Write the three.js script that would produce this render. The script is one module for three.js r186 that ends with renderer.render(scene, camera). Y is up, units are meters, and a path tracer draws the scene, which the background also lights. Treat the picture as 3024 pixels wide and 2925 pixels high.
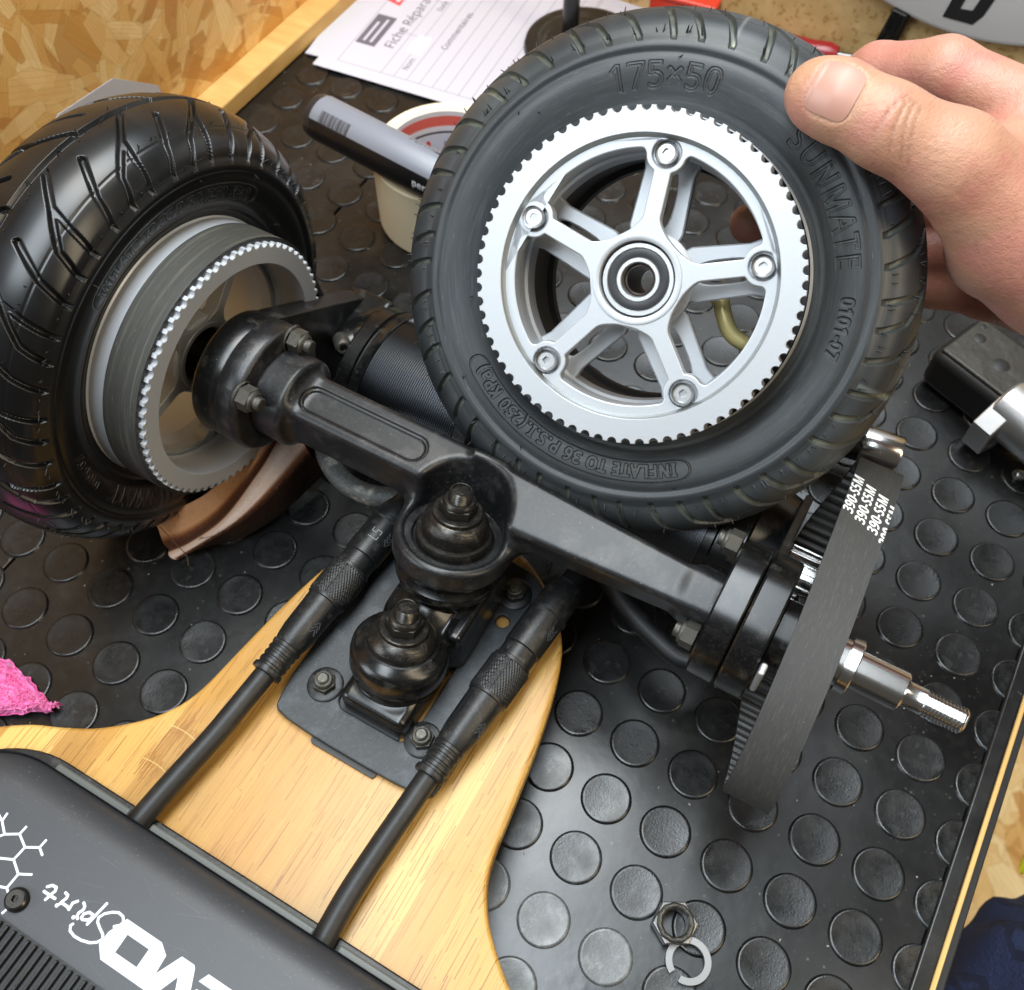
import * as THREE from 'three';
import { mergeGeometries, toCreasedNormals } from 'three/addons/utils/BufferGeometryUtils.js';
import { RectAreaLightUniformsLib } from 'three/addons/lights/RectAreaLightUniformsLib.js';
import { RoundedBoxGeometry } from 'three/addons/geometries/RoundedBoxGeometry.js';

// ------------------------------------------------------------------ camera, lamps, exposure (scene authored in mm, built in metres)
const MM = 0.001;
const scene = new THREE.Scene();
const camera = new THREE.PerspectiveCamera(51.345, 1024 / 990, 0.01, 20);
{
  const m = new THREE.Matrix4();
  m.set(0.86990, -0.42209, 0.25516, 0.050270, 0.00426, 0.52373, 0.85187, 0.441807, -0.49320, -0.73996, 0.45739, 0.152647, 0, 0, 0, 1);
  m.decompose(camera.position, camera.quaternion, camera.scale);
  camera.scale.set(1, 1, 1);
  camera.focus = 0.375;
  camera.userData.fStop = 17;
}
scene.background = new THREE.Color().setRGB(0.105, 0.095, 0.08);
RectAreaLightUniformsLib.init();
function areaLamp(color, intensity, w, h, pos, to) {
  const l = new THREE.RectAreaLight(color, intensity, w, h);
  l.position.set(...pos); l.lookAt(...to); scene.add(l);
}
const COOL = new THREE.Color().setRGB(0.84, 0.93, 1.0), WARM = new THREE.Color().setRGB(1.0, 0.84, 0.60);
areaLamp(COOL, 17, 0.62, 2.6, [-0.24, 1.75, -0.15], [-0.24, 0, -0.1499]);         // ceiling strip over the bench
areaLamp(COOL, 10, 1.3, 1.0, [-1.35, 0.95, 1.20], [-0.10, 0.05, 0]);              // window to the left, behind the photographer
areaLamp(WARM, 10, 0.4, 1.6, [1.25, 1.15, 0.0], [0, 0.05, 0]);                     // warmer strip on the right
areaLamp(WARM, 6, 0.35, 0.35, [-0.22, 0.80, -0.24], [-0.40, 0.06, -0.28]);           // warm lamp over the back corner
const EXPOSURE = 0.75;

// ------------------------------------------------------------------ helpers
const V = (x, y, z) => new THREE.Vector3(x, y, z), V2 = (x, y) => new THREE.Vector2(x, y);
let seed = 7;
const rnd = () => { seed = (seed * 1664525 + 1013904223) >>> 0; return seed / 4294967296; };
const rr = (a, b) => a + (b - a) * rnd();
const clamp = THREE.MathUtils.clamp, lerp = THREE.MathUtils.lerp, sstep = THREE.MathUtils.smoothstep, PI = Math.PI;
const used = new Map();
function numbered(name) { const n = used.get(name) ?? 0; used.set(name, n + 1); return n ? name + '_' + String(n).padStart(3, '0') : name; }
function tag(o, label, category, group, kind) {
  o.userData.label = label; if (category) o.userData.category = category;
  if (group) o.userData.group = group; if (kind) o.userData.kind = kind;
  return o;
}
function thing(name, label, category, base, group) {
  const o = new THREE.Group(); o.name = numbered(name); scene.add(o);
  o.position.copy(base).multiplyScalar(MM); o.base = base.clone();
  tag(o, label, category, group);
  return o;
}
function localFrame(o) { o.base = V(0, 0, 0); return o; }          // its parts are drawn round its own origin
function mesh(name, geo, mat, parent, label) {
  if (Array.isArray(geo)) geo = merge(geo);
  const b = parent.base ?? V(0, 0, 0);
  geo.translate(-b.x, -b.y, -b.z); geo.scale(MM, MM, MM);
  const m = new THREE.Mesh(geo, mat); m.name = parent === scene ? numbered(name) : name; m.base = b;
  m.castShadow = m.receiveShadow = true; parent.add(m);
  if (label) m.userData.label = label;
  return m;
}
function again(src, parent, f) { const m = new THREE.Mesh(src.geometry, src.material); m.name = src.name; m.base = src.base; m.castShadow = m.receiveShadow = true; f(m); parent.add(m); return m; }
function merge(list) {
  const keep = ['position', 'normal', 'uv'];
  list = list.map((g) => { g = g.index ? g.toNonIndexed() : g; for (const k of Object.keys(g.attributes)) if (!keep.includes(k)) g.deleteAttribute(k); if (!g.attributes.uv) g.setAttribute('uv', new THREE.Float32BufferAttribute(new Float32Array(g.attributes.position.count * 2), 2)); return g; });
  return mergeGeometries(list);
}
function lathe(pts, seg = 64, a0 = 0, a1 = 2 * Math.PI) {                // turned body; edges sharper than 35 degrees stay crisp
  pts = pts.filter((p, i) => !i || Math.hypot(p[0] - pts[i - 1][0], p[1] - pts[i - 1][1]) > 1e-4);
  const n = pts.length - 1, N = [], P = [], Q = [], U = [], I = [];
  for (let i = 0; i < n; i++) { const dx = pts[i + 1][0] - pts[i][0], dy = pts[i + 1][1] - pts[i][1], l = Math.hypot(dx, dy); N.push([dy / l, -dx / l]); }
  const mix = (a, b) => { if (!a || !b || a[0] * b[0] + a[1] * b[1] < .82) return null; const x = a[0] + b[0], y = a[1] + b[1], l = Math.hypot(x, y); return [x / l, y / l]; };
  let len = 0;
  for (let i = 0; i < n; i++) {
    const na = mix(N[i - 1], N[i]) ?? N[i], nb = mix(N[i], N[i + 1]) ?? N[i], base = P.length / 3, l = Math.hypot(pts[i + 1][0] - pts[i][0], pts[i + 1][1] - pts[i][1]);
    for (let k = 0; k <= seg; k++) { const t = lerp(a0, a1, k / seg), s = Math.sin(t), c = Math.cos(t); for (const [p, m, v] of [[pts[i], na, len], [pts[i + 1], nb, len + l]]) { P.push(p[0] * s, p[1], p[0] * c); Q.push(m[0] * s, m[1], m[0] * c); U.push(k / seg, v); } }
    for (let k = 0; k < seg; k++) { const a = base + 2 * k; I.push(a, a + 2, a + 1, a + 1, a + 2, a + 3); }
    len += l;
  }
  for (let i = 1; i < U.length; i += 2) U[i] /= len || 1;
  const g = new THREE.BufferGeometry(); g.setAttribute('position', new THREE.Float32BufferAttribute(P, 3)); g.setAttribute('normal', new THREE.Float32BufferAttribute(Q, 3)); g.setAttribute('uv', new THREE.Float32BufferAttribute(U, 2)); g.setIndex(I);
  return g;
}
function alongX(g) { g.rotateZ(-PI / 2); return g; }                  // what points up (+y) now points along +x
function orient(g, axis, pos) { g.applyQuaternion(new THREE.Quaternion().setFromUnitVectors(V(0, 1, 0), axis.clone().normalize())); g.translate(pos.x, pos.y, pos.z); return g; }
function latheX(pts, y, z, seg = 72) { const g = alongX(lathe(pts.map(([x, r]) => [r, x]), seg)); g.translate(0, y, z); return g; }
function cyl(r0, r1, h, seg = 32) { return new THREE.CylinderGeometry(r1, r0, h, seg); }
function tube(pts, r, seg = 80, rs = 16, closed = false) { return new THREE.TubeGeometry(new THREE.CatmullRomCurve3(pts.map((p) => V(...p)), closed), seg, r, rs, closed); }
function rbox(w, h, d, r, x, y, z) { const g = new RoundedBoxGeometry(w, h, d, 3, r); g.translate(x, y, z); return g; }
function poly(pts) { const s = new THREE.Shape(); pts.forEach((p, i) => (i ? s.lineTo(p[0], p[1]) : s.moveTo(p[0], p[1]))); s.closePath(); return s; }
function path(pts) { const s = new THREE.Path(); pts.forEach((p, i) => (i ? s.lineTo(p[0], p[1]) : s.moveTo(p[0], p[1]))); s.closePath(); return s; }
function chaikin(p, n = 2) { for (; n--;) { const q = []; p.forEach((a, i) => { const b = p[(i + 1) % p.length]; q.push([a[0] * .75 + b[0] * .25, a[1] * .75 + b[1] * .25], [a[0] * .25 + b[0] * .75, a[1] * .25 + b[1] * .75]); }); p = q; } return p; }
// a flat shape drawn in (x, z) and given height from y0 up to y1
function slab(shape, y0, y1, bevel = 0, seg = 2, curveSegments = 12) {
  const g = new THREE.ExtrudeGeometry(shape, { depth: y1 - y0 - 2 * bevel, bevelEnabled: bevel > 0, bevelThickness: bevel, bevelSize: bevel, bevelOffset: -bevel, bevelSegments: seg, curveSegments, steps: 1 });
  g.rotateX(PI / 2); g.translate(0, y1 - bevel, 0);                    // (x, y, z) -> (x, -z, y)
  return toCreasedNormals(g, .28);
}
function roundRect(x0, z0, x1, z1, r, n = 6) {
  const p = [];
  for (const [cx, cz, a] of [[x1 - r, z1 - r, 0], [x0 + r, z1 - r, PI / 2], [x0 + r, z0 + r, PI], [x1 - r, z0 + r, 1.5 * PI]]) for (let i = 0; i <= n; i++) p.push([cx + r * Math.cos(a + i / n * PI / 2), cz + r * Math.sin(a + i / n * PI / 2)]);
  return p;
}
function grid(nu, nv, f, uvf) {
  const P = [], U = [], I = [];
  for (let j = 0; j <= nv; j++) for (let i = 0; i <= nu; i++) { const p = f(i / nu, j / nv, i, j); P.push(p[0], p[1], p[2]); const u = uvf ? uvf(i / nu, j / nv, i, j) : [i / nu, j / nv]; U.push(u[0], u[1]); }
  for (let j = 0; j < nv; j++) for (let i = 0; i < nu; i++) { const a = j * (nu + 1) + i, b = a + 1, c = a + nu + 1, d = c + 1; I.push(a, c, b, b, c, d); }
  const g = new THREE.BufferGeometry();
  g.setAttribute('position', new THREE.Float32BufferAttribute(P, 3)); g.setAttribute('uv', new THREE.Float32BufferAttribute(U, 2)); g.setIndex(I); g.computeVertexNormals();
  return g;
}
function closeNormals(g, nu, nv) {                                   // first and last column of a grid are the same seam
  const n = g.attributes.normal;
  for (let j = 0; j <= nv; j++) { const a = j * (nu + 1), b = a + nu, v = V(n.getX(a) + n.getX(b), n.getY(a) + n.getY(b), n.getZ(a) + n.getZ(b)).normalize(); n.setXYZ(a, v.x, v.y, v.z); n.setXYZ(b, v.x, v.y, v.z); }
  return g;
}
function boxUV(g, size) {                                            // uv in units of size mm, by the axis each normal points along
  const p = g.attributes.position, n = g.attributes.normal, u = new Float32Array(p.count * 2);
  for (let i = 0; i < p.count; i++) { const x = Math.abs(n.getX(i)), y = Math.abs(n.getY(i)), z = Math.abs(n.getZ(i)); const [a, b] = y >= x && y >= z ? [p.getX(i), p.getZ(i)] : x >= z ? [p.getZ(i), p.getY(i)] : [p.getX(i), p.getY(i)]; u[2 * i] = a / size; u[2 * i + 1] = b / size; }
  g.setAttribute('uv', new THREE.BufferAttribute(u, 2)); return g;
}
function flatUV(g, x0, z0, w, h) { const p = g.attributes.position, u = new Float32Array(p.count * 2); for (let i = 0; i < p.count; i++) { u[2 * i] = (p.getX(i) - x0) / w; u[2 * i + 1] = 1 - (p.getZ(i) - z0) / h; } g.setAttribute('uv', new THREE.BufferAttribute(u, 2)); return g; }
// signed-distance bodies, meshed by surface nets
const smin = (a, b, k) => { const h = Math.max(k - Math.abs(a - b), 0) / k; return Math.min(a, b) - h * h * k * .25; };
const smax = (a, b, k) => -smin(-a, -b, k);
function sdCapsule(p, a, b, ra, rb) { const bx = b[0] - a[0], by = b[1] - a[1], bz = b[2] - a[2], px = p[0] - a[0], py = p[1] - a[1], pz = p[2] - a[2]; const h = clamp((px * bx + py * by + pz * bz) / (bx * bx + by * by + bz * bz), 0, 1); return Math.hypot(px - bx * h, py - by * h, pz - bz * h) - lerp(ra, rb, h); }
function sdBox(p, c, h, r) { const x = Math.abs(p[0] - c[0]) - h[0] + r, y = Math.abs(p[1] - c[1]) - h[1] + r, z = Math.abs(p[2] - c[2]) - h[2] + r; return Math.hypot(Math.max(x, 0), Math.max(y, 0), Math.max(z, 0)) + Math.min(Math.max(x, y, z), 0) - r; }
function sdCyl(p, c, ax, r, h0, h1, round = 0) { const x = p[0] - c[0], y = p[1] - c[1], z = p[2] - c[2], t = x * ax[0] + y * ax[1] + z * ax[2], q = Math.sqrt(Math.max(x * x + y * y + z * z - t * t, 0)) - r + round, s = Math.abs(t - (h0 + h1) / 2) - (h1 - h0) / 2 + round; return Math.hypot(Math.max(q, 0), Math.max(s, 0)) + Math.min(Math.max(q, s), 0) - round; }
function nets(f, lo, hi, cell) {
  const n = [0, 1, 2].map((k) => Math.ceil((hi[k] - lo[k]) / cell) + 1), [nx, ny, nz] = n, D = new Float32Array(nx * ny * nz), at = (i, j, k) => (k * ny + j) * nx + i, p = [0, 0, 0];
  for (let k = 0; k < nz; k++) for (let j = 0; j < ny; j++) for (let i = 0; i < nx; i++) { p[0] = lo[0] + i * cell; p[1] = lo[1] + j * cell; p[2] = lo[2] + k * cell; D[at(i, j, k)] = f(p); }
  const id = new Int32Array(nx * ny * nz).fill(-1), P = [], I = [];
  for (let k = 0; k < nz - 1; k++) for (let j = 0; j < ny - 1; j++) for (let i = 0; i < nx - 1; i++) {
    let m = 0; for (let c = 0; c < 8; c++) if (D[at(i + (c & 1), j + (c >> 1 & 1), k + (c >> 2))] < 0) m |= 1 << c;
    if (m === 0 || m === 255) continue;
    let x = 0, y = 0, z = 0, s = 0;
    for (let c = 0; c < 8; c++) for (let d = 0; d < 3; d++) { const e = c | 1 << d; if (e === c) continue; if ((m >> c & 1) === (m >> e & 1)) continue; const a = D[at(i + (c & 1), j + (c >> 1 & 1), k + (c >> 2))], b = D[at(i + (e & 1), j + (e >> 1 & 1), k + (e >> 2))], t = a / (a - b); x += (c & 1) + (d === 0 ? t : 0); y += (c >> 1 & 1) + (d === 1 ? t : 0); z += (c >> 2) + (d === 2 ? t : 0); s++; }
    id[at(i, j, k)] = P.length / 3; P.push(lo[0] + (i + x / s) * cell, lo[1] + (j + y / s) * cell, lo[2] + (k + z / s) * cell);
  }
  for (let k = 1; k < nz - 1; k++) for (let j = 1; j < ny - 1; j++) for (let i = 1; i < nx - 1; i++) {
    const a = D[at(i, j, k)] < 0;
    const q = (v0, v1, v2, v3, flip) => { if (flip) I.push(v0, v2, v1, v0, v3, v2); else I.push(v0, v1, v2, v0, v2, v3); };
    if (a !== D[at(i + 1, j, k)] < 0) q(id[at(i, j - 1, k - 1)], id[at(i, j, k - 1)], id[at(i, j, k)], id[at(i, j - 1, k)], !a);
    if (a !== D[at(i, j + 1, k)] < 0) q(id[at(i - 1, j, k - 1)], id[at(i - 1, j, k)], id[at(i, j, k)], id[at(i, j, k - 1)], !a);
    if (a !== D[at(i, j, k + 1)] < 0) q(id[at(i - 1, j - 1, k)], id[at(i, j - 1, k)], id[at(i, j, k)], id[at(i - 1, j, k)], !a);
  }
  const N = new Float32Array(P.length), e = cell * .5;
  for (let v = 0; v < P.length; v += 3) { const g = [0, 1, 2].map((d) => { const a = [P[v], P[v + 1], P[v + 2]], b = a.slice(); a[d] += e; b[d] -= e; return f(a) - f(b); }), l = Math.hypot(...g) || 1; N[v] = g[0] / l; N[v + 1] = g[1] / l; N[v + 2] = g[2] / l; }
  const g = new THREE.BufferGeometry();
  g.setAttribute('position', new THREE.Float32BufferAttribute(P, 3)); g.setAttribute('normal', new THREE.BufferAttribute(N, 3)); g.setIndex(I);
  return g;
}
// ------------------------------------------------------------------ textures
function canvas(w, h, draw) { const c = document.createElement('canvas'); c.width = w; c.height = h; draw(c.getContext('2d'), w, h); return c; }
function tex(c, srgb = true, repeat = true) { const t = new THREE.CanvasTexture(c); if (srgb) t.colorSpace = THREE.SRGBColorSpace; if (repeat) t.wrapS = t.wrapT = THREE.RepeatWrapping; t.anisotropy = 8; return t; }
const ihash = (x, y, s) => { let h = (x * 374761393 + y * 668265263 + s * 974634777) | 0; h = Math.imul(h ^ (h >>> 13), 1274126177); return ((h ^ (h >>> 16)) >>> 0) / 4294967296; };
function vnoise(x, y, per, s) { const xi = Math.floor(x), yi = Math.floor(y), f = x - xi, g = y - yi, u = f * f * (3 - 2 * f), v = g * g * (3 - 2 * g), w = (a) => ((a % per) + per) % per; return lerp(lerp(ihash(w(xi), w(yi), s), ihash(w(xi + 1), w(yi), s), u), lerp(ihash(w(xi), w(yi + 1), s), ihash(w(xi + 1), w(yi + 1), s), u), v); }
function fbm(u, v, base, oct, s) { let a = .5, t = 0, n = 0; for (let o = 0; o < oct; o++) { t += a * vnoise(u * base, v * base, base, s + o); n += a; a *= .5; base *= 2; } return t / n; }
function noiseTex(size, f, srgb) {
  const d = new Uint8Array(size * size * 4);
  for (let y = 0; y < size; y++) for (let x = 0; x < size; x++) { const c = f(x / size, y / size), k = (y * size + x) * 4; d[k] = c[0] * 255; d[k + 1] = c[1] * 255; d[k + 2] = c[2] * 255; d[k + 3] = 255; }
  const t = new THREE.DataTexture(d, size, size); t.magFilter = THREE.LinearFilter; t.minFilter = THREE.LinearMipmapLinearFilter; t.generateMipmaps = true; t.wrapS = t.wrapT = THREE.RepeatWrapping; if (srgb) t.colorSpace = THREE.SRGBColorSpace; t.needsUpdate = true; return t;
}
const g3 = (v) => { v = clamp(v, 0, 1); return [v, v, v]; };
const grainTex = noiseTex(512, (u, v) => g3(.25 + .5 * fbm(u, v, 64, 3, 11)));
const coarseTex = noiseTex(512, (u, v) => g3(fbm(u, v, 8, 6, 23)));
const roughTex = noiseTex(512, (u, v) => g3(.55 + .75 * (fbm(u, v, 5, 6, 31) - .3)));
function dustTex(base, dust, amount, s, spots) {                        // paint with grime patches and bright specks of dust
  const sp = noiseTex(512, (u, v) => { const n = sstep(fbm(u, v, 12, 6, s), .5, .8) * amount * .62 + sstep(fbm(u, v, 80, 3, s + 9), .45, .8) * .3 * amount; return base.map((b, i) => clamp(lerp(b, dust[i], n), 0, 1)); }, true);
  const d = sp.image.data; seed = s * 977 + 5;
  for (let k = 0; k < spots; k++) { const x = rnd() * 512 | 0, y = rnd() * 512 | 0, a = rr(.25, .9) * amount * 2; const n = rnd() < .15 ? 2 : 1; for (let i = 0; i < n; i++) for (let j = 0; j < n; j++) { const q = (((y + j) % 512) * 512 + (x + i) % 512) * 4; for (let c = 0; c < 3; c++) d[q + c] = clamp(lerp(d[q + c], dust[c] * 255 * 1.25, Math.min(a, 1)), 0, 255); } }
  return sp;
}
const M = {};
const std = (o) => new THREE.MeshStandardMaterial({ side: THREE.DoubleSide, ...o });
const phy = (o) => new THREE.MeshPhysicalMaterial({ side: THREE.DoubleSide, ...o });
const lin = (r, g, b) => new THREE.Color().setRGB(r, g, b);
M.alu = std({ color: lin(.48, .50, .525), metalness: .72, roughness: .5, bumpMap: grainTex, bumpScale: .00003 });
M.aluPlain = std({ color: lin(.62, .63, .64), metalness: .9, roughness: .36 });
M.aluDull = std({ color: lin(.55, .57, .58), metalness: .9, roughness: .5, bumpMap: grainTex, bumpScale: .00008 });
M.steel = std({ color: lin(.66, .65, .64), metalness: 1, roughness: .2 });
M.steelDark = std({ color: lin(.25, .25, .25), metalness: 1, roughness: .35 });
M.zinc = std({ map: dustTex([.34, .335, .32], [.58, .55, .48], .6, 2, 300), metalness: .75, roughness: .4, bumpMap: grainTex, bumpScale: .0002 });
M.darkMetal = std({ map: dustTex([.20, .195, .19], [.56, .52, .46], .6, 3, 900), metalness: .8, roughness: .3, bumpMap: coarseTex, bumpScale: .0001 });
M.gloss = phy({ ior: 1.5, map: dustTex([.045, .047, .05], [.55, .53, .48], .34, 4, 800), roughness: .24, metalness: .0 });
M.satin = phy({ ior: 1.5, map: dustTex([.085, .085, .09], [.48, .46, .44], .42, 5, 800), roughness: .33, bumpMap: grainTex, bumpScale: .00008 });
M.hanger = phy({ ior: 1.5, map: dustTex([.075, .08, .09], [.48, .46, .43], .42, 6, 1500), roughness: .38, bumpMap: grainTex, bumpScale: .00002 });
M.plate = std({ map: dustTex([.135, .15, .165], [.55, .58, .6], .30, 7, 2800), roughness: .5, bumpMap: grainTex, bumpScale: .0001 });
M.plastic = std({ map: dustTex([.06, .063, .067], [.5, .5, .48], .42, 8, 1100), roughness: .42, bumpMap: grainTex, bumpScale: .00008 });
M.cable = std({ map: dustTex([.075, .077, .08], [.45, .44, .42], .22, 9, 200), roughness: .48 });
M.cableDust = std({ map: dustTex([.24, .25, .25], [.66, .64, .58], .9, 10, 600), roughness: .6 });
M.motor = std({ color: lin(.085, .09, .10), metalness: 1, roughness: .3 });
M.beltRubber = std({ map: dustTex([.20, .20, .19], [.42, .41, .35], .6, 12, 300), roughness: .62, bumpMap: grainTex, bumpScale: .00008 });
M.beltTooth = std({ color: lin(.02, .021, .022), roughness: .45, bumpMap: grainTex, bumpScale: .0004 });
M.seal = std({ color: lin(.02, .021, .024), roughness: .35 });
M.black = std({ color: lin(.012, .012, .013), roughness: .5 });
M.bore = std({ color: lin(.10, .085, .08), metalness: .9, roughness: .4 });

// ------------------------------------------------------------------ bench, mat, boards
M.mat = phy({ ior: 1.55, map: dustTex([.06, .062, .064], [.36, .36, .34], .36, 13, 1400), roughness: .40, roughnessMap: roughTex, bumpMap: grainTex, bumpScale: .00008 });
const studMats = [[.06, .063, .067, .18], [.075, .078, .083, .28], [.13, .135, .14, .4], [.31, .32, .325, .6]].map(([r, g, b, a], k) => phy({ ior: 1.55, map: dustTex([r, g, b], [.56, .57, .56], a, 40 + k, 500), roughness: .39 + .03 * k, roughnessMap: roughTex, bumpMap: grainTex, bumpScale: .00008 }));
function osbTex(size, flakes, s, len) {
  return tex(canvas(size, size, (c) => {
    seed = s; c.fillStyle = '#c99a58'; c.fillRect(0, 0, size, size);
    const tones = ['#e8c07c', '#f0cd8e', '#e0b068', '#d8a45a', '#f4d8a2', '#e5b870', '#cc9448', '#ecc686', '#e0b26c', '#f1d096', '#bd8440', '#eac17e', '#f3d59c', '#e3b670'];
    for (let k = 0; k < flakes; k++) {
      const x = rnd() * size, y = rnd() * size, l = rr(.35, 1.3) * len, w = l * rr(.22, .55), a = rnd() * PI, col = tones[rnd() * tones.length | 0], pts = [];
      for (let i = 0; i < 8; i++) { const t = i < 4 ? i / 3 : (7 - i) / 3; pts.push([(t - .5) * l + rr(-.03, .03) * l, (i < 4 ? -.5 : .5) * w * rr(.55, 1) * (t === 0 || t === 1 ? rr(.4, 1) : 1)]); }
      for (let ox = -1; ox <= 1; ox++) for (let oy = -1; oy <= 1; oy++) {
        if (x + ox * size < -len || x + ox * size > size + len || y + oy * size < -len || y + oy * size > size + len) continue;
        c.save(); c.translate(x + ox * size, y + oy * size); c.rotate(a); c.beginPath(); pts.forEach((p, i) => (i ? c.lineTo(...p) : c.moveTo(...p))); c.closePath();
        c.fillStyle = col; c.globalAlpha = .7; c.fill(); c.globalAlpha = .13; c.strokeStyle = '#7a4a1c'; c.lineWidth = size / 900; c.stroke();
        c.clip(); c.globalAlpha = .17; c.strokeStyle = '#9a6428'; c.lineWidth = size / 1400;
        for (let i = 0; i < 7; i++) { const q = (i / 7 - .5) * w + (k % 5) * .4; c.beginPath(); c.moveTo(-l / 2, q); c.lineTo(l / 2, q + Math.sin(k + i) * 2); c.stroke(); }
        c.restore();
      }
    }
  }));
}
M.osb = std({ color: lin(1, .98, .93), map: osbTex(2048, 2600, 91, 150), roughness: .55, bumpMap: coarseTex, bumpScale: .0004 });
M.osbFloor = std({ map: M.osb.map, roughness: .6 });
M.pine = std({ map: noiseTex(256, (u, v) => { const n = fbm(u * .25, v, 24, 4, 5); return [.80 + .1 * (n - .5), .64 + .12 * (n - .5), .38 + .12 * (n - .5)]; }, true), roughness: .6 });
M.chip = std({ map: noiseTex(512, (u, v) => { const n = fbm(u, v, 40, 4, 61), q = sstep(fbm(u, v, 110, 2, 67), .62, .8); return [.80 + .12 * (n - .5) - .12 * q, .68 + .13 * (n - .5) - .14 * q, .47 + .14 * (n - .5) - .14 * q]; }, true), roughness: .6, bumpMap: coarseTex, bumpScale: .0003 });
{
  const b = new THREE.Group(); b.name = 'workbench'; b.userData.kind = 'structure'; b.userData.label = 'black-edged workbench with a pale board edge carrying the rubber mat'; b.base = V(0, 0, 0); scene.add(b);
  mesh('bench_top', rbox(571, 20, 960, 1, -115.5, -14.2, -5), M.black, b);
  mesh('edge_board', rbox(2.2, 5.6, 960, .6, 171.6, -2.0, -5), M.pine, b);
  mesh('bench_apron', rbox(26, 100, 960, 1, 170, -75, -5), M.black, b);
  const fl = mesh('floor', boxUV(rbox(2600, 20, 2600, 1, 500, -740, -200), 900), M.osbFloor, scene); fl.userData.kind = 'structure'; fl.userData.label = 'floor of yellow strand board below the bench';
  const wl = thing('wall_panel', 'golden strand board panel standing along the left edge of the bench', 'wall panel', V(-410, 0, -100));
  mesh('board', boxUV(rbox(18, 420, 800, 1, -410, 186, -90), 520), M.osb, wl);
  mesh('batten', boxUV(rbox(20, 13, 800, 1.5, -391, 6.5, -90), 120), M.pine, wl, 'pale pine strip along the foot of the panel');
  const bk = thing('back_panel', 'beige chipboard panel standing across the back of the bench', 'wall panel', V(-110, 0, -490));
  mesh('board', boxUV(rbox(640, 330, 18, 1, -85, 141, -489), 300), M.chip, bk);
}
const mat = thing('rubber_mat', 'black rubber mat with round raised studs covering the bench', 'mat', V(-105, 0, 0));
{
  const sheet = (x0, x1, z0, z1) => boxUV(slab(poly([[x0, z0], [x1, z0], [x1, z1], [x0, z1]]), -4, 0, .5, 1), 260);
  mesh('mat_sheet', sheet(-273.2, 163, -479, 470), M.mat, mat); mesh('mat_sheet', sheet(-381, -274.6, -479, 470), M.mat, mat);
  mesh('mat_border', boxUV(rbox(7.4, 6.2, 949, 1.4, 166.7, -1.1, -4.5), 200), M.mat, mat, 'smooth raised border along the right edge of the mat');
  const prof = [[0, .95], [8.9, .95], [9.5, 1.02], [10.1, 1.0], [10.5, .72], [10.75, .2], [11.0, -.02], [11.2, -.3]];
  const dummy = localFrame(new THREE.Group());
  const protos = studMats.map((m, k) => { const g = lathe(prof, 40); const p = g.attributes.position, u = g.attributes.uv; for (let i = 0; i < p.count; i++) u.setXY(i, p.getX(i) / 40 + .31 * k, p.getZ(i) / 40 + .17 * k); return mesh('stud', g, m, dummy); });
  seed = 4242;
  for (let i = -13; i <= 5; i++) for (let j = -16; j <= 8; j++) {
    const x = i * 27.8, z = j * 27.8;
    if (x < -372 || Math.abs(x + 273.9) < 0) continue;
    // the stretch below the board, the wheels and the far corners is out of sight
    if (z > 60 && x > -130 && x < 0) continue;
    if (z > 150 && x < 0) continue;
    if (j < -15 || (z > 115 && x > 120) || (z > 60 && x < -300) || (z < -430 && x < -300)) continue;
    if (x < -190 && z > -110 && z < -20) continue;
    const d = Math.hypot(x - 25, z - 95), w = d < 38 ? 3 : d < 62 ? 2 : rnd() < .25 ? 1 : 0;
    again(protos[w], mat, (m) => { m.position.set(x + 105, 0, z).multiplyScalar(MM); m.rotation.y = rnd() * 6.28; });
  }
  // half studs cut by the border
  const half = lathe(prof, 20, PI, 2 * PI);
  const hm = mesh('stud', half, studMats[0], dummy);
  for (let j = -12; j <= 4; j++) again(hm, mat, (m) => { m.position.set(165.2 + 105, -.1, j * 27.8).multiplyScalar(MM); });
}

{
  const g = []; seed = 1717;
  for (let k = 0; k < 420; k++) { const x = rr(-372, 160), z = rr(-300, 165), r = rr(.18, .55), b = new THREE.TetrahedronGeometry(r); b.scale(rr(.6, 2.2), .7, rr(.6, 1.4)); b.rotateY(rnd() * 6); b.translate(x, r * .4, z); g.push(b); }
  const m = mesh('dust_crumbs', merge(g), std({ color: lin(.30, .29, .26), roughness: .9 }), mat); m.userData.kind = 'stuff';
}
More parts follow.
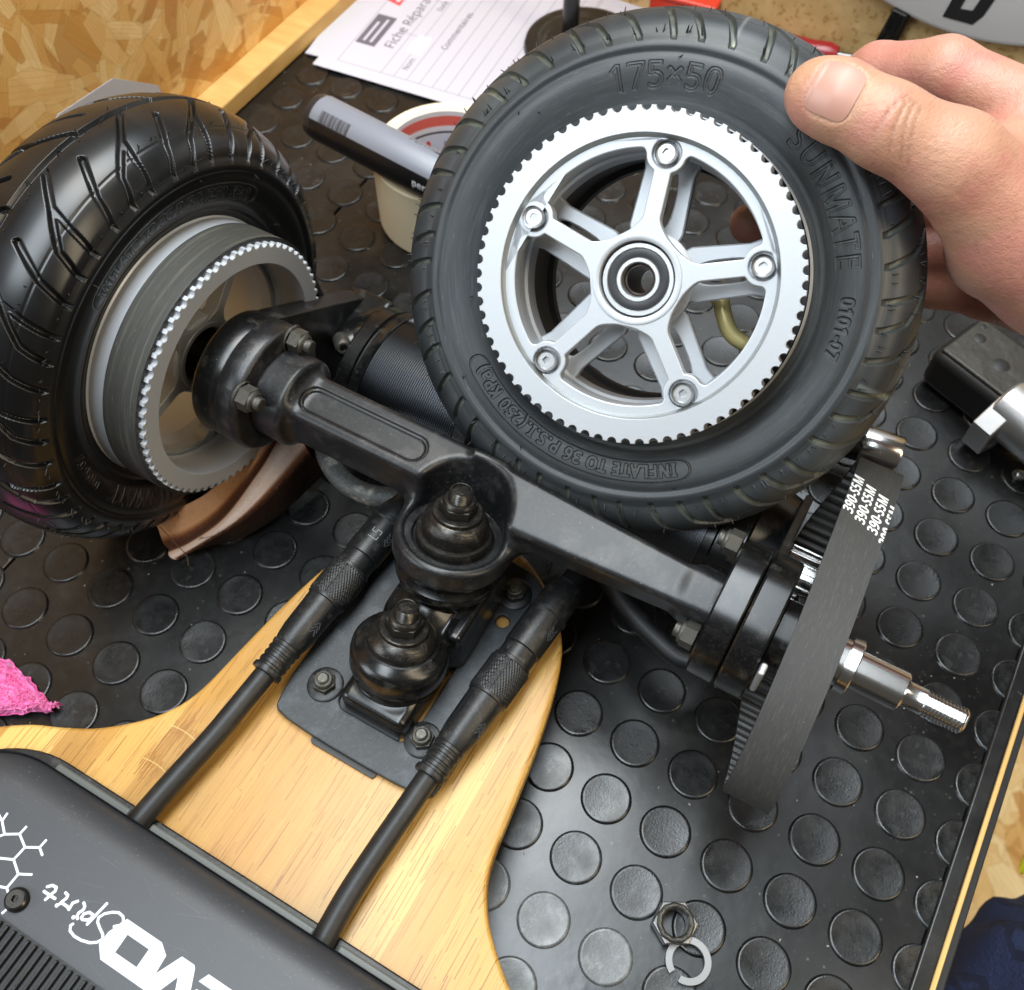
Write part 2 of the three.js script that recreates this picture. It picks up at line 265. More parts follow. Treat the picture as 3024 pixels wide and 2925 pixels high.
// ------------------------------------------------------------------ wheels
const MOULD = [['175×50', -9, 9.6, 'sans-serif', 0], ['SUNMATE', 54.5, 8.4, 'sans-serif', 1], ['0101-07', 91.5, 5.2, 'sans-serif', 0], ['INFLATE TO 36 P.S.I.(250 KPa)', 196, 5.4, 'sans-serif', 2]];
const mouldTex = tex(canvas(2048, 256, (c, w, h) => {                   // relief of the moulded lettering: u goes clockwise round the wheel, v from radius 58 to 86
  c.fillStyle = '#505050'; c.fillRect(0, 0, w, h);
  const px = w / 360, R = 73, mmx = w / (2 * PI * R), mmy = h / 28, y = (r) => h - (r - 58) * mmy;
  const put = (s, deg, size, ls) => {
    for (const o of [-360, 0, 360]) { c.save(); c.translate((deg + o) * px, y(70.3)); c.scale(mmx, mmy); c.font = `${size * 1.25}px sans-serif`; c.textAlign = 'center'; c.textBaseline = 'middle'; c.lineWidth = .75; c.lineJoin = 'round'; c.strokeStyle = '#f4f4f4'; let tw = 0; const ws = [...s].map((ch) => { const q = c.measureText(ch).width * .92 + ls; tw += q; return q; }); let x = -tw / 2; [...s].forEach((ch, i) => { c.strokeText(ch, x + ws[i] / 2, 0); x += ws[i]; }); c.restore(); }
  };
  put('175×50', -8, 9.4, 1.0); put('SUNMATE', 54, 8.4, 1.6); put('0101-07', 91.5, 4.6, .5); put('INFLATE TO 36 P.S.I.(250 KPa)', 193.4, 5.0, .62);
  c.strokeStyle = '#e0e0e0'; c.lineWidth = .8 * mmx;
  c.save(); c.scale(1, 1); const x0 = 152.5 * px, x1 = 234 * px, y0 = y(74.2), y1 = y(66.4), q = 30; c.beginPath(); c.moveTo(x0 + q, y0); c.lineTo(x1 - q, y0); c.quadraticCurveTo(x1, y0, x1, (y0 + y1) / 2); c.quadraticCurveTo(x1, y1, x1 - q, y1); c.lineTo(x0 + q, y1); c.quadraticCurveTo(x0, y1, x0, (y0 + y1) / 2); c.quadraticCurveTo(x0, y0, x0 + q, y0); c.stroke(); c.restore();
  
}), false);
const NP = 16, CIRC = 2 * PI * 92, PER = CIRC / NP;
const TREAD = [[[0, -1], [4.8, 10], [11.6, 16], [16.8, 20.4], [27, 31]], [[11, -1], [13.8, 11], [17, 20.8]], [[24.2, -1], [28.8, 11], [37.5, 24]]];
function groove(a, t, half) {                                        // distance in mm to the tread pattern; a along the tread, t in from its edge
  let d = Math.abs(t - half) - .3;
  a = ((a % PER) + PER) % PER;
  for (const L of TREAD) for (let k = 0; k < L.length - 1; k++) for (let o = -2; o <= 1; o++) {
    const x0 = L[k][0] + o * PER, y0 = L[k][1], x1 = L[k + 1][0] + o * PER, y1 = L[k + 1][1];
    if (Math.min(x0, x1) > a + 4 || Math.max(x0, x1) < a - 4) continue;
    const h = clamp(((a - x0) * (x1 - x0) + (t - y0) * (y1 - y0)) / ((x1 - x0) ** 2 + (y1 - y0) ** 2), 0, 1);
    d = Math.min(d, Math.hypot(a - x0 - (x1 - x0) * h, t - y0 - (y1 - y0) * h));
  }
  return d;
}
// profile of the tyre as (radius, depth along the axle from the pulley face)
const SIDE = [[57.2, -29], [57.6, -27.6], [58.6, -26.6], [60.2, -26.4], [61.2, -25.6], [62.2, -25.8], [63.6, -24.6], [66, -23.2], [69, -22.2], [73, -21.5], [76, -21.4], [78, -21.9], [79, -21.3], [80.3, -21.1], [81.6, -21.5], [82.9, -22.3]];
const HALF = [[83.9, -22.7], [87.4, -24.0], [90.8, -26.8], [93.9, -31.4], [96.4, -37.4], [97.9, -44.0], [98.4, -50]];
function tyreGeo(flip) {
  const cv = new THREE.SplineCurve(HALF.map((p) => V2(...p))), L = cv.getLength(), nT = Math.round(L / .5), rows = [];
  const sc = new THREE.SplineCurve(SIDE.map((p) => V2(...p)));
  for (let k = 0; k < 34; k++) { const p = sc.getPointAt(k / 34); rows.push([p.x, p.y, -1]); }
  for (let k = 0; k <= nT; k++) { const p = cv.getPointAt(k / nT); rows.push([p.x, p.y, L * k / nT]); }
  const n0 = rows.length;
  for (let k = n0 - 2; k >= 0; k--) rows.push([rows[k][0], -100 - rows[k][1], rows[k][2] < 0 ? -2 : 2 * L - rows[k][2]]);
  const CUT = []; const nu = 1680, nv = rows.length - 1, C = new Float32Array((nu + 1) * 2); for (let i = 0; i <= nu; i++) { C[2 * i] = Math.cos(i / nu * 2 * PI); C[2 * i + 1] = Math.sin(i / nu * 2 * PI); }
  const NR = rows.map((r, j) => { const a = rows[Math.max(j - 1, 0)], b = rows[Math.min(j + 1, nv)], dx = b[0] - a[0], dy = b[1] - a[1], l = Math.hypot(dx, dy); return [-dy / l, dx / l]; });
  const g = grid(nu, nv, (u, v, i, j) => {
    let [r, y, t] = rows[j]; let c = 0;
    if (t >= 0) {
      const tt = t > L ? 2 * L - t : t, off = t > L ? PER * .5 : 0, d = groove((flip ? -1 : 1) * (i % nu) / nu * CIRC + off, tt, L), cut = 1.8 * (1 - sstep(d, .85, 1.25)) + .22 * (1 - sstep(Math.abs(tt - 12.5), .12, .4));
      c = Math.min(1, cut / 1.6); r -= cut * NR[j][0] * 1; y -= cut * NR[j][1] * 1;
    }
    CUT.push(c); return [r * C[2 * i], y, r * C[2 * i + 1]];
  }, (u, v, i, j) => [u, rows[j][2] === -1 ? clamp((rows[j][0] - 58) / 28, 0, .999) : .999]);
  closeNormals(g, nu, nv);
  const col = new Float32Array(CUT.length * 3); for (let i = 0; i < CUT.length; i++) { const n = CUT[i] * (.55 + .75 * vnoise(i % (nu + 1) * .05, i / nu * .2, 4096, 12)); col[3 * i] = 1 + 2.0 * n; col[3 * i + 1] = 1 + 1.85 * n; col[3 * i + 2] = 1 + 1.15 * n; } g.setAttribute('color', new THREE.BufferAttribute(col, 3));
  return g;
}
function spews(flip) {                                               // the little rubber hairs left by the mould
  const out = []; seed = 77;
  for (let k = 0; k < 270; k++) {
    const a = rnd() * 2 * PI, ring = k % 3, r = ring === 0 ? 97.2 : ring === 1 ? 93.6 : 84.6, y = ring === 0 ? rr(-54, -46) : ring === 1 ? -32.3 : -23.0, l = rr(1.6, 3.6), g = new THREE.CylinderGeometry(.16, .34, l, 5);
    const n = V(Math.cos(a), ring === 2 ? .8 : ring === 1 ? .25 : 0, Math.sin(a)).add(V(rr(-.4, .4), rr(-.4, .4), rr(-.4, .4)));
    out.push(orient(g, n, V(r * Math.cos(a), y, r * Math.sin(a)).addScaledVector(n.clone().normalize(), l * .35)));
  }
  for (let k = 0; k < 7; k++) { const a = rnd() * 2 * PI, r = rr(66, 78), n = V(rr(-.8, .8), 1, rr(-.8, .8)); out.push(orient(new THREE.CylinderGeometry(.13, .3, 2.8, 5), n, V(r * Math.cos(a), -21, r * Math.sin(a)))); }
  return merge(out);
}
const ring2 = (a0, a1, n, r) => Array.from({ length: n + 1 }, (_, i) => [r * Math.cos(lerp(a0, a1, i / n)), r * Math.sin(lerp(a0, a1, i / n))]);
function pulleyShape() {
  const p = [];
  for (let k = 0; k < 72; k++) { const c = k * PI / 36, R = 56.8, h = 1.62 / R; p.push(...ring2(c - PI / 72, c - h, 1, R)); for (let i = 1; i < 8; i++) { const q = -PI / 2 + i / 8 * PI; const tx = 1.62 * Math.sin(q), dr = 1.75 * Math.cos(q); const a = c + tx / R, r = R - dr; p.push([r * Math.cos(a), r * Math.sin(a)]); } p.push(...ring2(c + h, c + PI / 72 - .002, 1, R)); }
  const s = poly(p); s.holes.push(path(ring2(0, 2 * PI - .03, 120, 48.0))); return s;
}
function starShape(hw, thin) {
  const s = poly(ring2(0, 2 * PI - .04, 140, thin ? 46.4 : 47.9));
  const RO = thin ? 45 : 43.5;
  const off = (r) => { let o = hw; const b = (thin ? 4.6 * 4.6 : 6.7 * 6.7) - (42.4 - r) ** 2; if (b > 0) o = Math.max(o, Math.sqrt(b)); if (r < 22) o += 4.5 * ((22 - r) / 5.5) ** 2; if (r > 41.5) o += 1.6 * ((r - 41.5) / 2) ** 2; return o; };
  for (let k = 0; k < 5; k++) {
    const a0 = k * 2 * PI / 5, a1 = a0 + 2 * PI / 5, q = [];
    for (let i = 0; i <= 30; i++) { const r = lerp(16.8, RO, i / 30); const a = a0 + Math.asin(off(r) / r); q.push([r * Math.cos(a), r * Math.sin(a)]); }
    const b0 = a0 + Math.asin(off(RO) / RO), b1 = a1 - Math.asin(off(RO) / RO); q.push(...ring2(b0, b1, 18, RO).slice(1, -1));
    for (let i = 30; i >= 0; i--) { const r = lerp(16.8, RO, i / 30); const a = a1 - Math.asin(off(r) / r); q.push([r * Math.cos(a), r * Math.sin(a)]); }
    s.holes.push(path(chaikin(q, 1)));
    if (!thin) s.holes.push(path(ring2(0, 2 * PI - .3, 20, 4.9).map(([x, y]) => [x + 42.4 * Math.cos(a0), y + 42.4 * Math.sin(a0)])));
  }
  s.holes.push(path(ring2(0, 2 * PI - .08, 60, 13.2)));
  return s;
}
function forkShape(k) {
  const a = k * 2 * PI / 5, R = ([x, y]) => [x * Math.cos(a) - y * Math.sin(a), x * Math.sin(a) + y * Math.cos(a)];
  const s = poly([[13, -8], [18, -9.8], [38, -9], [42, -10], [45.5, -14], [46.6, 0], [45.5, 14], [42, 10], [38, 9], [18, 9.8], [13, 8]].map(R));
  s.holes.push(path(chaikin([[20, -4.2], [38, -4.2], [40, 0], [38, 4.2], [20, 4.2], [18, 0]], 2).map(R))); return s;
}
function hexSocketHead(r, h, sock) {                                 // a button head with an open hexagon, top at y = h
  const s = poly(ring2(0, 2 * PI - .2, 28, r * .72)); s.holes.push(path(ring2(0, 2 * PI - .5, 5, sock)));
  const top = slab(s, h - .9, h, 0);
  return [top, lathe([[r * .72, h], [r * .9, h - .45], [r, h - 1.2], [r, -1]], 28), lathe([[0, h - 1.5], [r * .7, h - 1.5]], 12)];
}
function hexNut(r, h, y0, hole) {                                      // hexagon of corner radius r from y0 up, corners chamfered
  const s = poly(ring2(0, 2 * PI * 5 / 6, 5, r)); s.holes.push(path(ring2(0, 2 * PI - .2, 24, hole)));
  return slab(s, y0, y0 + h, .5, 2);
}
const tyreMats = {
  held: std({ vertexColors: true, map: dustTex([.165, .178, .19], [.42, .44, .44], .46, 14, 500), roughness: .44, bumpMap: mouldTex, bumpScale: .0008 }),
  glossy: std({ map: dustTex([.055, .057, .062], [.32, .32, .32], .3, 15, 500), roughness: .28, bumpMap: mouldTex, bumpScale: .0011 }),
  hair: std({ color: lin(.02, .02, .02), roughness: .5 }),
};
M.aluSoft = std({ color: lin(.50, .53, .58), metalness: .35, roughness: .45 });
M.rimBlack = std({ color: lin(.012, .012, .013), roughness: .55 });
M.grooveRing = std({ color: lin(.42, .44, .44), metalness: .9, roughness: .38 });
function buildWheel(parent, flip, tyreMat, spokeMat, deep = 0) {
  const tyre = mesh('tyre', tyreGeo(flip), tyreMat, parent);
  if (deep) tyre.rotation.y = 2.76;
  const h = mesh('mould_hairs', spews(flip), tyreMats.hair, tyre); h.userData.kind = 'stuff';
  const P = boxUV(slab(pulleyShape(), -17.2, 0, .22, 1), 60);
  mesh('belt_pulley', P, deep ? M.aluSoft : M.alu, parent);
  mesh('pulley_bevel', lathe(deep ? [[48.1, -.3], [48.1, -15], [47.4, -16.5], [46.9, -17]] : [[48.1, -.3], [47.6, -1.2], [46.9, -2.6], [46.9, -17]], 120), deep ? M.aluSoft : M.grooveRing, parent);
  const rim = mesh('rim', [boxUV(lathe([[57.5, -17], [58, -17.6], [58, -26], [59.2, -27.2], [59.2, -28.6], [57, -29.5], [46, -31], ...(deep ? [[45.2, -31], [45.2, -20], [46.6, -18.6], [46.6, -17]] : [[43.2, -30.2], [43.2, -20], [44.2, -19], [44.2, -9.1]])], 128), 60), ...(deep ? [] : [0, 1, 2, 3, 4].map((k) => boxUV(slab(forkShape(k), -26.5, -20.0 - .01 * k, .5, 1), 60))), boxUV(lathe([[17.5, -27], [18, -26], [18, -19.6], [17, -19], [12.8, -19], [12.8, -27]], 64), 60)], deep ? M.aluSoft : M.alu, parent);
  mesh('rim_back', lathe([[46, -31], [47, -33], [47, -66], [45, -68], [45, -74], [57, -75]], 96), deep ? M.aluSoft : M.rimBlack, parent);
  const sg = merge([boxUV(slab(starShape(deep ? 2.5 : 2.95, deep > 0), -9.2, -2.8, .45, 2, 8), 60), lathe([[13.2, -2.6], [14.2, -2.2], [15.4, -2.4], [15.6, -3]], 64), ...(deep ? [] : [0, 1, 2, 3, 4]).map((k) => { const g = lathe([[0, -5.6], [5, -5.6]], 16); g.translate(42.4 * Math.cos(k * 2 * PI / 5), 0, 42.4 * Math.sin(k * 2 * PI / 5)); return g; })]); sg.translate(0, -deep, 0);
  const star = mesh('spoke_disc', sg, spokeMat, parent);
  for (let k = 0; k < 5; k++) { const g = merge(hexSocketHead(3.9, -2.4, 1.55)); g.rotateY(k * 1.3); g.translate(42.4 * Math.cos(k * 2 * PI / 5), -deep, 42.4 * Math.sin(k * 2 * PI / 5)); mesh('screw', g, M.aluPlain, star); }
  const hub = mesh('hub', [lathe([[13.2, -3.2], [13.0, -7], [12.6, -7.6], [12.2, -20], [12.2, -46]].map(([r, y]) => [r, y - deep]), 64)], deep ? M.black : M.alu, parent);
  mesh('bearing', [lathe([[12.5, -5.6], [12.3, -5.2], [11.0, -5.2], [10.7, -5.6], [10.7, -7]], 64), lathe([[7.6, -7], [7.6, -5.6], [7.3, -5.2], [6.2, -5.2], [5.9, -5.6], [5.7, -13]], 64)], M.aluPlain, hub);
  mesh('bearing_seal', lathe([[10.8, -6], [9.3, -5.75], [7.5, -6]], 64), M.seal, hub);
  mesh('axle_sleeve', lathe([[5.6, -11], [5.2, -10.6], [4.7, -11], [4.7, -45]], 40), M.bore, hub);
  return parent;
}
function frame(o, X, Y) { const Z = new THREE.Vector3().crossVectors(X, Y).normalize(), x = new THREE.Vector3().crossVectors(Y, Z).normalize(); o.quaternion.setFromRotationMatrix(new THREE.Matrix4().makeBasis(x, Y.clone().normalize(), Z)); return o; }
const held = localFrame(thing('pneumatic_wheel', 'removed wheel with grey tyre and silver toothed pulley held up by a hand', 'wheel', V(-33.9, 180.8, -83.7)));
frame(held, V(-.15937, .70057, -.69555), V(.0868, .7118, .6970));
buildWheel(held, true, tyreMats.held, M.alu);
mesh('valve_stem', [tube([[1, -37, 26.5], [-5.6, -35.5, 29.4], [-12.3, -35.5, 34.2], [-16, -39, 46], [-17, -43, 52]], 3.1, 40, 18), orient(lathe([[2.2, 1], [3.5, .6], [3.6, -2], [3.1, -2.4]], 20), V(.85, .1, -.4), V(.2, -37, 26.2))], std({ color: lin(.56, .47, .20), roughness: .38, metalness: .35 }), held, 'bent yellow valve tube seen between the spokes');

// ------------------------------------------------------------------ the skateboard, upside down
const AY = 95.4, AZ = -29.5;
const board = thing('electric_skateboard', 'upside-down bamboo electric skateboard with black truck, motors and its left wheel on', 'skateboard', V(-66, 29, 60));
const bambooTex = tex(canvas(2048, 2048, (c, w, h) => {                // 300 mm a side, grain along v
  seed = 808; c.fillStyle = '#d8ac66'; c.fillRect(0, 0, w, h);
  const mm = w / 300;
  for (let x = 0; x < 300;) { const sw = rr(14, 22), t = rnd(), col = [lerp(188, 232, t), lerp(138, 190, t), lerp(72, 124, t)]; c.fillStyle = `rgb(${col.map((v) => v | 0)})`; c.fillRect(x * mm, 0, sw * mm + 1, h); x += sw; }
  for (let k = 0; k < 5200; k++) { const x = rnd() * w, y = rnd() * h, l = rr(4, 70) * mm, a = rnd(); c.strokeStyle = a < .5 ? `rgba(135,86,34,${rr(.06, .26)})` : `rgba(245,215,160,${rr(.04, .14)})`; c.lineWidth = rr(.5, 2.6); for (const o of [0, -h]) { c.beginPath(); c.moveTo(x, y + o); c.bezierCurveTo(x + rr(-2, 2), y + o + l * .3, x, y + o + l * .6, x + 1.5, y + o + l); c.stroke(); } }
  for (let k = 0; k < 1500; k++) { const x = rnd() * w, y = rnd() * h, l = rr(5, 26) * mm; c.strokeStyle = `rgba(120,70,24,${rr(.22, .6)})`; c.lineWidth = rr(1.4, 3.2); for (const o of [0, -h]) { c.beginPath(); c.moveTo(x, y + o); c.lineTo(x + rr(-3, 3), y + o + l); c.stroke(); } }
  for (let k = 0; k < 12; k++) { const x = rnd() * w, y = rnd() * h, sw = rr(9, 16) * mm; for (let i = 0; i < 60; i++) { const q = x + rr(0, sw), l = rr(3, 15) * mm; c.strokeStyle = `rgba(132,78,28,${rr(.18, .5)})`; c.lineWidth = rr(1, 2.4); c.beginPath(); c.moveTo(q, y + rr(-3, 3) * mm); c.quadraticCurveTo(q + rr(-6, 6), y + l * .5, q + rr(-3, 3), y + l * (rnd() < .5 ? 1 : -.6)); c.stroke(); } c.strokeStyle = 'rgba(236,205,150,.7)'; c.lineWidth = 3; c.beginPath(); c.moveTo(x, y); c.quadraticCurveTo(x + sw / 2, y + 10, x + sw, y - 4); c.stroke(); }
  for (let k = 0; k < 40; k++) { const x = rnd() * w, y = rnd() * h, r = rr(40, 190), g = c.createRadialGradient(x, y, 0, x, y, r); g.addColorStop(0, 'rgba(95,80,60,.16)'); g.addColorStop(1, 'rgba(95,80,60,0)'); c.fillStyle = g; c.fillRect(x - r, y - r, 2 * r, 2 * r); }
  for (let k = 0; k < 60; k++) { c.strokeStyle = `rgba(250,230,190,${rr(.1, .35)})`; c.lineWidth = rr(.8, 2); const x = rnd() * w, y = rnd() * h; c.beginPath(); c.moveTo(x, y); c.lineTo(x + rr(-90, 90), y + rr(-60, 60)); c.stroke(); }
  for (let k = 0; k < 700; k++) { c.fillStyle = `rgba(90,70,50,${rr(.08, .3)})`; const r = rr(.8, 3); c.beginPath(); c.arc(rnd() * w, rnd() * h, r, 0, 7); c.fill(); }
}));
M.bamboo = phy({ map: bambooTex, color: lin(.83, .80, .58), roughness: .44, clearcoat: .25, clearcoatRoughness: .35 });
{
  const half = [[0, -42], [16, -38.5], [28, -32.5], [38, -25], [46, -16.5], [52, -7], [56, 4], [60, 20], [63.5, 40], [66.2, 60], [68.5, 77], [71, 87], [75.2, 95], [82, 103.5], [95, 114.5], [108, 121.5], [120, 127], [134, 137], [146, 150], [154, 170], [158, 200], [160, 330]];
  const side = new THREE.SplineCurve(half.map((p) => V2(...p))).getSpacedPoints(120).map((p) => [p.x, p.y]);
  const out = [...side.map(([x, z]) => [-66 + x, z]), ...side.slice(1).reverse().map(([x, z]) => [-66 - x, z])];
  const g = slab(poly(out), 29, 40, 2.4, 4); boxUV(g, 300);
  mesh('deck', g, M.bamboo, board);
  // plate, gasket, bolts
  const pl = poly(chaikin([[-105, 4], [-105, 70], [-99, 75.5], [-32, 75.5], [-26.5, 70], [-26.5, -14], [-31, -24], [-38, -30], [-46, -32], [-86, -32], [-94, -30], [-101, -24], [-105, -14]], 2));
  pl.holes.push(path(roundRect(-82.5, -12, -48, 60.5, 5)));
  pl.holes.push(path(ring2(0, 6.1, 20, 2.9).map(([x, z]) => [x - 41.7, z - 4.9])), path(ring2(0, 6.1, 20, 2.9).map(([x, z]) => [x - 90.3, z - 4.9])));
  mesh('base_plate', boxUV(slab(pl, 40.4, 43.6, .6, 2), 70), M.plate, board);
  mesh('riser_pad', slab(poly(roundRect(-83, -20, -52.5, 77.6, 1.5)), 40.05, 41.4, 0), M.black, board);
  for (const [x, z] of [[-90.3, 55.4], [-43.6, 55.4], [-43.4, -18.3], [-90.4, -18.3]]) {
    const w = mesh('bolt_washer', boxUV(orient(lathe([[0, 1.1], [6.6, 1.1], [7.4, .6], [7.6, 0]], 36), V(0, 1, 0), V(x, 43.6, z)), 40), M.plastic, board);
    const n = hexNut(5.0, 3.6, 0, 2.5); n.rotateY(x * .37); n.translate(x, 44.6, z);
    mesh('bolt_nut', [n, orient(lathe([[4.0, 0], [4.0, .9], [3.4, 1.9], [2.6, 2.2]], 28), V(0, 1, 0), V(x, 48.1, z))], M.zinc, w);
    mesh('bolt_end', orient(lathe([[0, 51.4], [1.9, 51.4], [2.5, 50.8], [2.5, 44]], 20), V(0, 1, 0), V(x, 0, z)), M.zinc, w);
  }
}
// truck: hanger, base, kingpins
const KA = [0, .9404, -.3401], KV = V(...KA), C1 = V(-65.6, 93, -9), T2 = V(-66, 90, 24);
function hangerF(p) {
  const x = p[0], y = p[1], z = p[2];
  // left arm, straight
  let d = sdBox(p, [-106, 95.5, -28.2], [50, 11.5, 11.4], 3.2);
  const cx = clamp(x, -142, -95), cq = Math.hypot(x - cx, z + 27); d = smax(d, Math.min(6.3 - cq + 0, y - 105.9) , .5); d = smax(d, Math.min(5.0 - cq, y - 104.9), .5);
  // right arm, tapering
  const t = clamp((x + 70) / 106, 0, 1), hz = lerp(12.6, 7.6, t), hy = lerp(12, 9.5, t);
  const ry = y - 96, rz = z + 27.5, CT = .97, ST = .243; let r = sdBox([0, ry * CT + rz * ST, rz * CT - ry * ST], [0, 11 - hy, -.5], [1e3, hy, hz], 3); r = Math.max(r, x - 37, -72 - x);
  d = smin(d, r, 4);
  // flanges
  d = smin(d, sdCyl(p, [0, AY, AZ], [1, 0, 0], 19, -165, -150, 2), 7);
  d = smin(d, sdCyl(p, [0, AY, AZ], [1, 0, 0], 11.4, 24, 36, 2), 5);
  // boss
  const c = [C1.x, C1.y, C1.z];
  d = smin(d, sdCyl(p, c, KA, 23.4, -11, 0, 2.6), 13);
  const qx = x - c[0], qy = y - c[1], qz = z - c[2], ht = qx * KA[0] + qy * KA[1] + qz * KA[2], rad = Math.sqrt(Math.max(0, qx * qx + qy * qy + qz * qz - ht * ht));
  d = smax(d, Math.min(19.4 - rad, ht + 1.6), 2.6);
  d = smax(d, Math.min(16 - rad, ht + 3.4), 1);
  // hollow below
  return d;
}
const hangerGeo = boxUV(nets(hangerF, [-169, 66, -54], [41, 118, 22], .8), 90);
const hanger = mesh('truck_hanger', hangerGeo, M.hanger, board);
function baseF(p) {
  let d = sdBox(p, [-65.3, 44, 34], [15.2, 10, 25], 3.5);
  d = smin(d, sdCapsule(p, [-66, 50, 36], [-66, 56, 14], 15, 13), 6);
  d = smin(d, sdCapsule(p, [-66, 57, 12], [-66, 61, -4], 14.5, 15), 8);
  d = smin(d, sdBox(p, [-66, 50, 8], [16, 12, 14], 4), 8);
  d = smin(d, sdBox(p, [-49, 56, 2], [3, 14, 20], 2), 5);
  return Math.max(d, 40.5 - p[1]);
}
mesh('truck_base', boxUV(nets(baseF, [-92, 36, -26], [-38, 78, 66], 1), 70), M.gloss, board);
function stack(origin, prof, seg = 64) { return orient(lathe(prof, seg), KV, origin); }
function kingpin(o, tip, washerR, cupR, long) {                          // o: where the washer sits; heights along the pin
  const w = mesh('cup_washer', boxUV(stack(o, [[0, 5.4], [8, 5.4], [10, 5.0], [11.6, 3.6], [washerR, 1.6], [washerR + .4, -.6], [washerR + .3, -3.4], [washerR + 1.9, -3.6], [washerR + 2.2, -4.2], [washerR + 2.2, -8]]), 40), M.darkMetal, board);
  mesh('flat_washer', boxUV(stack(o, [[4, 7], [9.4, 7], [9.8, 6.7], [9.8, 5]]), 30), M.darkMetal, w);
  const n = hexNut(7.6, 3.8, 7, 4.4); n.rotateY(.5); mesh('kingpin_nut', [orient(n, KV, o), stack(o, [[6.6, 10.6], [6.5, 11.8], [5.9, 12.6], [4.6, 12.8]], 36)], M.darkMetal, w);
  const th = []; for (let s = tip - 6; s < tip - .8; s += 1.2) th.push([4.7, s], [4.1, s + .6]); mesh('kingpin', boxUV(stack(o, [[4.1, 8], ...th, [4.4, tip - .4], [3.9, tip], [3.5, tip - .1], [3.3, tip - 1], [0, tip - 1]], 36), 20), M.darkMetal, w);
  return w;
}
kingpin(C1.clone().addScaledVector(KV, 4.6), 17.2, 12.8);
const C2 = T2.clone().addScaledVector(KV, -21);
kingpin(C2, 18, 13.4);
mesh('bushing_cup', boxUV(stack(C2, [[13, -1.0], [15.0, -1.2], [15.8, -1.9], [17.8, -3.2], [19.4, -5.4], [19.8, -8], [19.6, -14], [19.0, -15.4], [17, -15.8], [17, -19], [17.6, -20], [17, -22]], 80), 60), M.gloss, board);
mesh('bushing', boxUV(stack(C1, [[17, -10], [19.2, -11.4], [19.8, -13], [19.2, -15], [18, -15.8], [18, -17], [20.4, -18.4], [20.9, -20.2], [20.2, -22.4], [17, -23.6], [15, -36]], 72), 60), M.gloss, board);
// axle hardware, both sides
function flangeNut(x, y, z) { const g = alongX(merge([hexNut(6.6, 6, 0, 3.4), lathe([[7.2, -1.2], [7.6, -.6], [7, 0]], 28), lathe([[5.4, 6], [5.2, 7.2], [4, 7.8]], 28), lathe([[3.5, 6], [3.5, 10.5], [3, 11], [0, 11]], 20)])); g.scale(.86, .82, .82); g.translate(x, y, z); return mesh('flange_nut', g, M.zinc, board); }
flangeNut(-163.5, 114, -10.5); flangeNut(-163.5, 113.5, -44.5);
for (const [y, z] of [[113, -46], [96, -13]]) { const g = alongX(merge([hexNut(6.2, 6, 0, 3.2), lathe([[5.2, 6], [5, 7.2], [3.8, 7.8]], 28), lathe([[3.3, 6], [3.3, 10], [0, 10.4]], 20)])); g.scale(-.85, .85, .85); g.translate(35, y, z); g.index || 0; const i = g.attributes.position; for (let k = 0; k < i.count; k += 3) for (const a of Object.values(g.attributes)) for (let q = 0; q < a.itemSize; q++) { const t = a.array[k * a.itemSize + q]; a.array[k * a.itemSize + q] = a.array[(k + 1) * a.itemSize + q]; a.array[(k + 1) * a.itemSize + q] = t; } mesh('flange_nut', g, M.zinc, board); }
const CR = 27.2;
mesh('mount_clamp', boxUV(latheX([[-188, 12], [-188, CR - 1.6], [-187.2, CR - .5], [-186, CR], [-176.2, CR], [-175.6, CR - .3], [-175.6, CR - 2]], AY, AZ), 60), M.gloss, board);
mesh('mount_clamp', boxUV(latheX([[-175.3, CR - 2], [-175.3, CR + .2], [-174.6, CR + .5], [-166, CR + .3], [-164.8, CR - .4], [-164.3, CR - 1.4], [-164.2, 18]], AY, AZ), 60), M.satin, board);
mesh('mount_clamp', boxUV(latheX([[36, 12], [36, CR - 1.2], [36.8, CR - .3], [46, CR], [46.7, CR - .6], [46.9, CR - 3]], AY, AZ), 60), M.gloss, board);
mesh('mount_clamp', boxUV(latheX([[47.2, CR - 3], [47.4, CR - .4], [48.2, CR + .2], [57.4, CR + .2], [58.2, CR - .5], [58.4, 14]], AY, AZ), 60), M.gloss, board);
mesh('axle_spacer', boxUV(latheX([[58.4, 13], [59, 13.8], [65, 13.8], [65.6, 13.2], [65.8, 10.4], [78, 10.2], [78, 7]], AY, AZ), 60), M.gloss, board);
// motor mounts (a plate that joins clamp and motor), motors, motor pulleys
const MY = 46, MZ = -86;
function mountPlate(x0, x1) {
  const pts = [], c = [[AZ, AY, 26], [MZ, MY, 33]], dir = Math.atan2(MY - AY, MZ - AZ), D = Math.hypot(MY - AY, MZ - AZ), be = Math.acos((26 - 33) / D);
  pts.push(...ring2(dir + be, dir + 2 * PI - be, 26, 26).map(([a, b]) => [a + c[0][0], b + c[0][1]]), ...ring2(dir - be, dir + be, 26, 33).map(([a, b]) => [a + c[1][0], b + c[1][1]]));
  const g = new THREE.ExtrudeGeometry(poly(pts), { depth: x1 - x0 - 1.2, bevelEnabled: true, bevelThickness: .6, bevelSize: .6, bevelOffset: -.6, bevelSegments: 2 });
  g.rotateY(-PI / 2); g.scale(1, 1, 1);                              // (a, b, depth) -> x = -depth, z = a
  g.translate(x1 - .6, 0, 0); return boxUV(g, 80);
}
mesh('motor_mount', mountPlate(-187.6, -177), M.satin, board);
mesh('motor_mount', mountPlate(47.4, 51), M.satin, board);
function ridges(x0, x1, r) { const p = []; for (let x = x0; x < x1; x += 1.05) p.push([x, r - .7], [x + .1, r], [x + .72, r], [x + .82, r - .7]); return p; }
